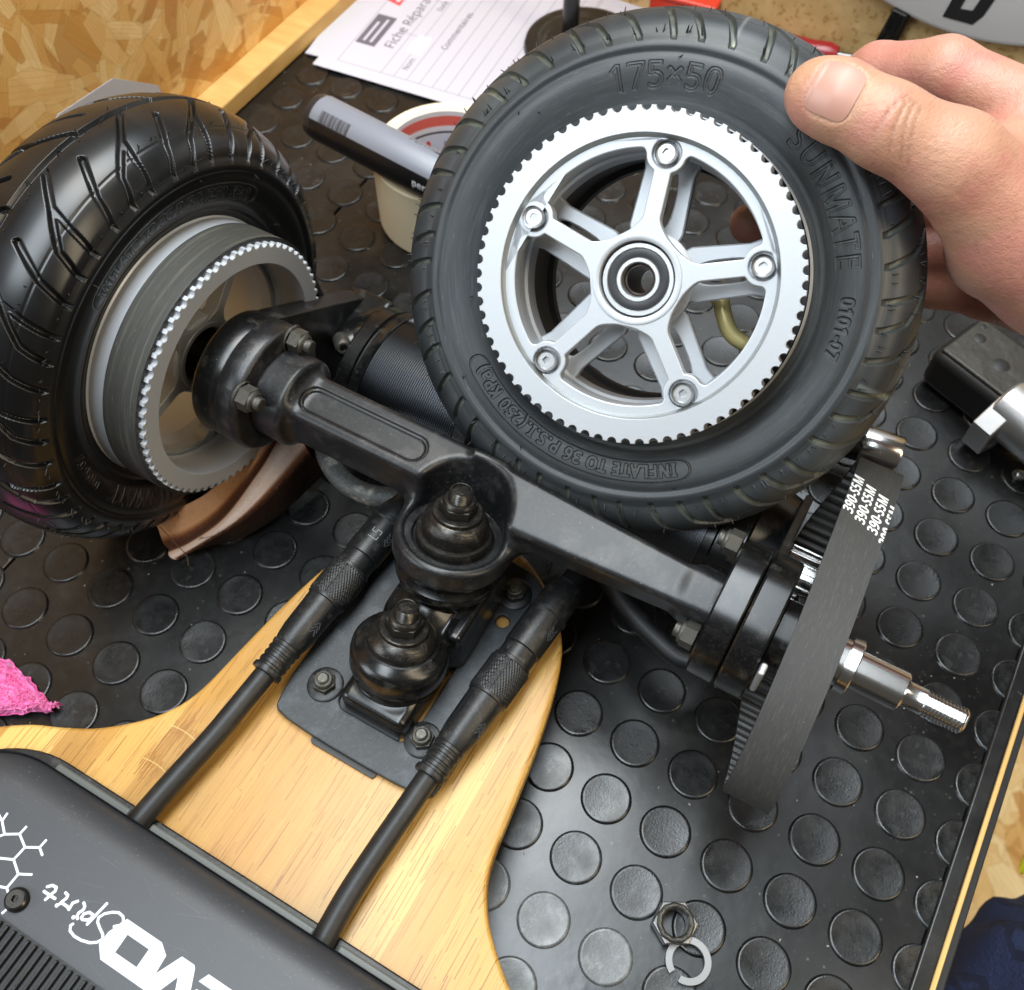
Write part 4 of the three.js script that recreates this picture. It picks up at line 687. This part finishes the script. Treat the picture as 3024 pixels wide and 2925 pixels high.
{
  const t = localFrame(thing('tape_roll', 'roll of cream masking tape standing flat under a black marker', 'tape', V(-214, 0, -241)));
  mesh('tape', boxUV(lathe([[36.4, 1.6], [36.4, 45.8], [37, 46.4], [41.4, 46.4], [42.2, 45.6], [42.2, 2.2], [41.4, 1.6], [36.4, 1.6]], 96), 40), std({ color: lin(.78, .70, .50), roughness: .55, bumpMap: grainTex, bumpScale: .0001 }), t);
  const core = tex(canvas(1024, 192, (c, w, h) => { c.fillStyle = '#dfe0ea'; c.fillRect(0, 0, w, h); c.fillStyle = '#e26a60'; c.fillRect(0, 14, w, 30); c.fillStyle = '#4a4d5a'; c.fillRect(0, 60, w, 7); c.fillStyle = '#cfd6e8'; c.fillRect(0, 70, w, 60); c.fillStyle = '#33343d'; c.fillRect(0, 132, w, 9); c.fillStyle = '#d64a60'; c.fillRect(0, 141, w, 14); c.fillStyle = '#d94a46'; for (let k = 0; k < 5; k++) { c.beginPath(); c.arc(90 + k * 205, 100, 16, 0, 7); c.fill(); } c.fillStyle = '#7d86a0'; c.font = '20px sans-serif'; for (let k = 0; k < 5; k++) c.fillRect(150 + k * 205, 92, 50, 12); }));
  const cg = lathe([[33.9, 1.6], [33.9, 46.2]], 96); { const u = cg.attributes.uv; for (let i = 0; i < u.count; i++) u.setX(i, u.getX(i) * 2); }
  mesh('core', [cg], std({ map: core, roughness: .6 }), t); mesh('core_rim', lathe([[33.9, 46.2], [36.4, 46.2], [36.4, 1.6], [33.9, 1.6]], 96), std({ color: lin(.6, .55, .48), roughness: .7 }), t);
}
{
  const m = localFrame(thing('marker_pen', 'fat black marker with a grey label lying across the tape roll', 'marker', V(-283, 60, -216)));
  m.quaternion.setFromUnitVectors(V(0, 1, 0), V(.993, 0, .11).normalize());
  const lb = tex(canvas(720, 1024, (c, w, h) => {                       // u round the barrel, v along it: 9 pixels a mm
    c.fillStyle = '#141417'; c.fillRect(0, 0, w, h); c.fillStyle = '#7d818c'; c.fillRect(w * .13, 0, w * .34, h);
    c.fillStyle = '#1b1b20'; for (let i = 0; i < 18; i++) c.fillRect(w * .385, h - 70 - i * 11, w * .10, 4 + (i * 7 % 5));
    const t = (s, x, y, f) => { c.save(); c.translate(x, y); c.rotate(PI / 2); c.scale(-1, -1); c.font = f; c.fillText(s, 0, 0); c.restore(); };
    c.fillStyle = '#3a3c44'; t('Permanent', w * .27, h - 560, '64px sans-serif'); c.fillStyle = '#dfe1e6'; t('permanent', w * .57, h - 700, 'bold 54px sans-serif');
  }), true, false);
  const b = lathe([[12.4, 4.5], [12.8, 5], [12.8, 108], [10.5, 112]], 48); b.rotateY(2.6);
  mesh('barrel', b, std({ map: lb, roughness: .32 }), m); mesh('end_plug', lathe([[0, -1], [10.4, -1], [11.8, -.2], [12.3, 1.2], [12.3, 4.6]], 40), std({ color: lin(.02, .02, .022), roughness: .3 }), m);
  mesh('cap', lathe([[10, 112], [13, 113], [12.8, 146], [8, 150], [0, 150]], 40), std({ color: lin(.015, .015, .016), roughness: .3 }), m);
}
{
  const s = localFrame(thing('lamp_stand', 'black post on a dark round base behind the held wheel', 'stand', V(-216, 0, -420)));
  mesh('base', lathe([[0, 8], [36, 8], [40, 6.5], [41, 3], [41, .5]], 72), M.plastic, s); mesh('post', [cyl(5.6, 5.6, 320, 32).translate(-9, 165, 4)], M.gloss, s);
}
{
  const red = std({ color: lin(.62, .045, .02), roughness: .35 });
  const a = localFrame(thing('plastic_box', 'orange-red plastic box at the back, behind the top of the held wheel', 'box', V(-170, 0, -470))); a.rotation.y = .1; mesh('body', rbox(46, 24, 12, 3, 3, 13.6, 0), red, a); mesh('lid', rbox(48, 4, 14, 2, 3, 27, 0), red, a);
  const b = localFrame(thing('screwdriver', 'dark red tool handle beside the thumb tip at the back', 'tool', V(-113, 15, -468))); b.quaternion.setFromUnitVectors(V(0, 1, 0), V(.98, .12, -.04).normalize());
  mesh('handle', lathe([[0, 0], [5, 1], [7, 5], [7.4, 26], [6.6, 40], [7, 50], [5, 56], [0, 57]], 32), std({ color: lin(.28, .012, .016), roughness: .3 }), b); mesh('blade', lathe([[2.4, 56], [2.4, 76], [0, 77]], 16), M.steelDark, b);
  const st = thing('wall_strap', 'black strap hooked on the back panel above the hand', 'strap', V(-31, 30, -474));
  const sg = rbox(8.5, 74, 5, 1.2, 0, 0, 0); sg.rotateZ(-.13); sg.translate(-27, 52, -475); mesh('band', sg, M.plastic, st); const sg2 = rbox(10, 40, 8, 1.5, 0, 0, 0); sg2.rotateZ(-.16); sg2.translate(-31.5, 42, -473); mesh('clip', sg2, M.gloss, st);
  const d = localFrame(thing('round_plate', 'white round plate with a black mark on the back panel', 'plate', V(5, 217, -474))); d.quaternion.setFromUnitVectors(V(0, 1, 0), V(0, 0, 1));
  mesh('disc', lathe([[0, 3], [157, 3], [160, 1], [160, -5], [0, -5]], 160), std({ color: lin(.82, .83, .85), roughness: .4 }), d);
  const mk = poly([[-9, -150.5], [9, -150], [13, -143], [16, -128], [9, -128], [6, -142], [-1, -143], [1, -128], [-6, -128]].map(([x, z]) => [x, -z])); const mg = slab(mk, 3.05, 3.6, 0); mesh('black_mark', mg, M.black, d);
}
{
  const c = thing('leather_scrap', 'folded tan suede scrap with dark ragged edges under the left wheel', 'leather', V(-190, 0, 0));
  const sue = tex(canvas(512, 512, (k, w, h) => {                      // v runs across the fold
    const g = k.createLinearGradient(0, 0, 0, h); [[0, '#cfa07a'], [.19, '#c6946a'], [.24, '#5c3013'], [.34, '#3b1c0a'], [.42, '#48240e'], [.46, '#c2a28c'], [.58, '#dcc6b8'], [.68, '#cdb2a2'], [.72, '#5a2f14'], [.79, '#33190a'], [1, '#241409']].forEach(([t, q]) => g.addColorStop(t, q)); k.fillStyle = g; k.fillRect(0, 0, w, h); seed = 19;
    for (let i = 0; i < 9000; i++) { k.fillStyle = rnd() < .5 ? 'rgba(70,35,14,.10)' : 'rgba(225,195,165,.09)'; k.fillRect(rnd() * w, rnd() * h, rr(1, 4), rr(1, 6)); }
    for (let i = 0; i < 700; i++) { const y = (rnd() < .5 ? .36 : .79) * h + rr(-26, 26); k.strokeStyle = 'rgba(60,30,12,.5)'; k.beginPath(); const x = rnd() * w; k.moveTo(x, y); k.lineTo(x + rr(-4, 4), y + rr(-16, 16)); k.stroke(); }
    k.fillStyle = '#2a150a'; for (let i = 0; i < 5; i++) { k.beginPath(); k.arc(340, h * (.49 + .055 * i), 7, 0, 7); k.fill(); }
  }), true, false);
  const lines = [[[-186, 58, -54], [-190, 42, -26], [-199, 28, 0], [-214, 20, 16], [-225, 13, 17]], [[-176, 54, -46], [-182, 38, -20], [-191, 22, 4], [-203, 11, 19], [-213, 5, 25]], [[-178, 48, -42], [-181, 34, -17], [-189, 17, 6], [-200, 8, 21], [-208, 2.6, 28]], [[-164, 40, -37], [-171, 31, -15], [-180, 22, 3], [-191, 14, 17], [-203, 4, 29]], [[-166, 12, -44], [-173, 8, -16], [-182, 5, 2], [-194, 3, 14], [-204, 1.6, 25]]].map((L) => new THREE.CatmullRomCurve3(L.map((p) => V(...p))));
  const f = (o) => (u, v) => { const k = v * 4, i = Math.min(3, Math.floor(k)), a = lines[i].getPoint(u), b = lines[i + 1].getPoint(u), t = k - i, p = a.lerp(b, t); const w = 1.1 * (vnoise(u * 9, v * 8, 4096, 8) - .5); return [p.x + w, p.y + w + o, p.z - w]; };
  const m = std({ map: sue, roughness: .95, bumpMap: grainTex, bumpScale: .0005 });
  mesh('suede', [grid(60, 48, f(0), (u, v) => [u, 1 - v]), grid(60, 48, f(-1.3), (u, v) => [u, 1 - v])], m, c);
  const hair = []; seed = 88; for (let i = 0; i < 150; i++) { const L = lines[rnd() < .5 ? 1 : 3], p = L.getPoint(rnd()); hair.push(orient(new THREE.CylinderGeometry(.1, .22, rr(1.2, 3), 4), V(rr(.1, 1), rr(.2, 1), rr(0, 1)), p)); } hair.push(tube([[-222, 12, 20], [-214, 13, 22], [-205, 9, 24], [-198, 7, 26], [-195, 5, 29]], .22, 30, 5));
  const hm = mesh('ragged_fibres', merge(hair), std({ color: lin(.12, .06, .03), roughness: .9 }), c); hm.userData.kind = 'stuff';
}
{
  const p = thing('pink_cloth', 'fluffy pink cloth corner at the left beside the bamboo board', 'cloth', V(-225, 0, 118));
  const out = [], fn = (o) => (u, v) => { const x = lerp(-270, -201, u), taper = 1 - .86 * sstep(u, .45, 1), z = lerp(133, 114, u) + (v - .5) * 34 * taper; return [x + 2.4 * (vnoise(v * 14, u * 6, 4096, 1) - .5), o + (9 - 3 * u) * Math.pow(Math.sin(PI * clamp(v, .02, .98)), .5) + 2.2 * (vnoise(u * 34, v * 22, 4096, 2) - .5) + 1.2 * (vnoise(u * 80, v * 50, 4096, 3) - .5), z + 2 * (vnoise(u * 30, v * 3, 4096, 5) - .5)]; };
  out.push(grid(110, 80, fn(1.5)));
  mesh('pile', out, phy({ map: noiseTex(256, (u, v) => { const n = fbm(u, v, 24, 4, 15); return [.90, .44 + .35 * (n - .5), .68 + .25 * (n - .5)]; }, true), roughness: .95, sheen: .8, sheenRoughness: .5, sheenColor: lin(1, .5, .7) }), p);
  seed = 66; const fz = []; for (let i = 0; i < 500; i++) { const q = fn(2)(rnd(), rr(.1, .9)); fz.push(orient(new THREE.CylinderGeometry(.15, .3, rr(1.5, 3.5), 4), V(rr(-1, 1), rr(.3, 1), rr(-1, 1)), V(...q))); } const m = mesh('fluff', merge(fz), std({ color: lin(.80, .22, .46), roughness: .95 }), p); m.userData.kind = 'stuff';
}
{
  const n = localFrame(thing('hex_nut', 'loose dark steel locknut lying on the mat studs', 'nut', V(73.4, 1.5, 59.6))); n.rotation.set(.10, .5, -.1);
  mesh('nut_body', [hexNut(9.0, 6.4, .3, 5.1), lathe([[5.1, 6.5], [5.2, .4]], 36)], M.steelDark, n);
  const nc = grid(96, 6, (u, v) => { const a = u * 2 * PI, r = lerp(7.6, 5.1, v) + .12 * Math.sin(a * 11), y = 6.6 + 1.5 * Math.sin(PI * v) * (1 + .12 * Math.sin(a * 7)); return [r * Math.cos(a), y, r * Math.sin(a)]; }); mesh('nylon_collar', nc, M.zinc, n);
  const w = localFrame(thing('spring_washer', 'split steel spring washer lying below the loose nut', 'washer', V(84.4, .9, 69.2))); w.rotation.y = -.2;
  const g0 = .24, g = (k) => grid(90, 1, (u, v) => { const a = lerp(PI / 2 + g0 + .1, PI / 2 + 2 * PI - g0 + .1, u), r = k === 0 ? (v ? 6.3 : 8.9) : k === 1 ? (v ? 8.9 : 6.3) : k === 2 ? 8.9 : 6.3, y = (k === 0 ? 2.6 : k === 1 ? .4 : (v ? .4 : 2.6)) + 1.1 * u; return [r * Math.cos(a), y, r * Math.sin(a)]; });
  const cap = (u) => { const a = u ? PI / 2 + 2 * PI - g0 + .1 : PI / 2 + g0 + .1, y = 1.1 * u, P = [[6.3, .4], [8.9, .4], [8.9, 2.6], [6.3, 2.6]].map(([r, h]) => V(r * Math.cos(a), h + y, r * Math.sin(a))); const q = new THREE.BufferGeometry().setFromPoints([P[0], P[1], P[2], P[0], P[2], P[3]]); q.computeVertexNormals(); return q; };
  mesh('ring', [g(0), g(1), g(2), g(3), cap(0), cap(1)], std({ color: lin(.22, .22, .22), metalness: .8, roughness: .5 }), w);
  const s = localFrame(thing('small_screw', 'tiny bright screw lying on the mat at the right edge', 'screw', V(137, 1.4, -222))); s.rotation.set(.2, .4, 1.2); mesh('head', merge(hexSocketHead(2.8, 3, 1)), M.aluPlain, s); mesh('shank', lathe([[1.4, 0], [1.4, -9], [0, -10]], 16), M.aluPlain, s);
}
{
  const t = localFrame(thing('power_tool', 'dark tool block with a silver barrel lying at the right edge', 'tool', V(99, 0, -266))); t.rotation.y = -.38;
  mesh('body', rbox(54, 26, 40, 6, 6, 14, 0), M.black, t); mesh('top_plate', [boxUV(rbox(48, 3, 34, 1.4, 6, 27, 0), 60)], std({ color: lin(.055, .052, .045), metalness: .5, roughness: .45, bumpMap: coarseTex, bumpScale: .0006 }), t);
  for (const [x, z, r] of [[-10, -4, 3], [-14, -12, 1.6], [8, 2, 4.2]]) mesh('hole', orient(lathe([[0, 28.6], [r, 28.6], [r + .3, 28.4]], 20), V(0, 1, 0), V(x, 0.05, z)), M.black, t);
  const a = V(1, 0, .05), o = V(22, 22, 16);
  mesh('barrel', boxUV(orient(lathe([[0, 0], [14, 0], [15, 1.2], [15, 150], [0, 150]], 56), a, o), 60), M.aluPlain, t);
  mesh('hex_collar', orient(hexNut(17.5, 11, 0, 12), a, o.clone().add(V(-1, -6, 6))), M.aluPlain, t); mesh('wire_clip', tube([[20, 30, -14], [26, 37, -18], [33, 38, -14], [38, 31, -12]], 1.6, 24, 10), std({ color: lin(.4, .38, .2), roughness: .4, metalness: .6 }), t);
  const c = localFrame(thing('socket_tool', 'chrome tube end in a black sleeve between wheel and belt', 'tool', V(30, 20, -183))); c.quaternion.setFromUnitVectors(V(0, 1, 0), V(.99, .02, -.10).normalize());
  mesh('sleeve', lathe([[0, -50], [9.4, -49], [9.6, 30], [9, 30.6]], 44), M.gloss, c); mesh('chrome_end', lathe([[8.9, 30], [9.2, 31], [9.2, 48], [8.6, 49], [7, 49], [6.6, 48], [6.6, 34], [0, 34]], 44), M.steel, c);
}
{
  const leg = thing('person', 'leg in dark blue trousers standing beside the bench', 'person', V(330, -730, 60));
  const g = nets((p) => smin(sdCapsule(p, [268, -205, 160], [310, -225, -45], 78, 72), sdCapsule(p, [310, -225, -45], [350, -660, -10], 66, 46), 30) + 3.2 * Math.sin(p[0] * .06 + p[1] * .09) * Math.sin(p[2] * .08 + p[1] * .03) + 2.2 * Math.sin(p[0] * .19 - p[2] * .13 + 2 * Math.sin(p[1] * .05)), [170, -720, -140], [440, -110, 250], 6);
  mesh('trousers', boxUV(g, 60), std({ map: noiseTex(256, (u, v) => { const n = fbm(u, v, 80, 2, 44); return [.10 + .05 * n, .13 + .06 * n, .24 + .08 * n]; }, true), roughness: .9, bumpMap: grainTex, bumpScale: .0018 }), leg);
  const sh = nets((p) => smin(sdCapsule(p, [352, -700, -10], [352, -702, -110], 40, 36), sdCapsule(p, [352, -690, 0], [350, -640, -8], 38, 40), 20), [300, -760, -160], [430, -600, 60], 6); for (let i = 0; i < sh.attributes.position.count; i++) if (sh.attributes.position.getY(i) < -729) sh.attributes.position.setY(i, -729); mesh('shoe', boxUV(sh, 60), M.black, leg);
  const y = thing('cord', 'bright yellow cord hanging beside the bench edge', 'cord', V(200, -60, -100));
  mesh('cord', tube([[194, -30, -140], [198, -55, -120], [203, -66, -104], [216, -80, -97], [228, -120, -80], [222, -70, -92], [204, -58, -87], [232, -62, -84]], 1.4, 90, 10), std({ color: lin(.75, .75, .03), roughness: .5 }), y);
}
const renderer = new THREE.WebGLRenderer({ antialias: true });
renderer.setSize(1024, 990);
renderer.toneMapping = THREE.LinearToneMapping;
renderer.toneMappingExposure = EXPOSURE;
renderer.shadowMap.enabled = true;
renderer.render(scene, camera);
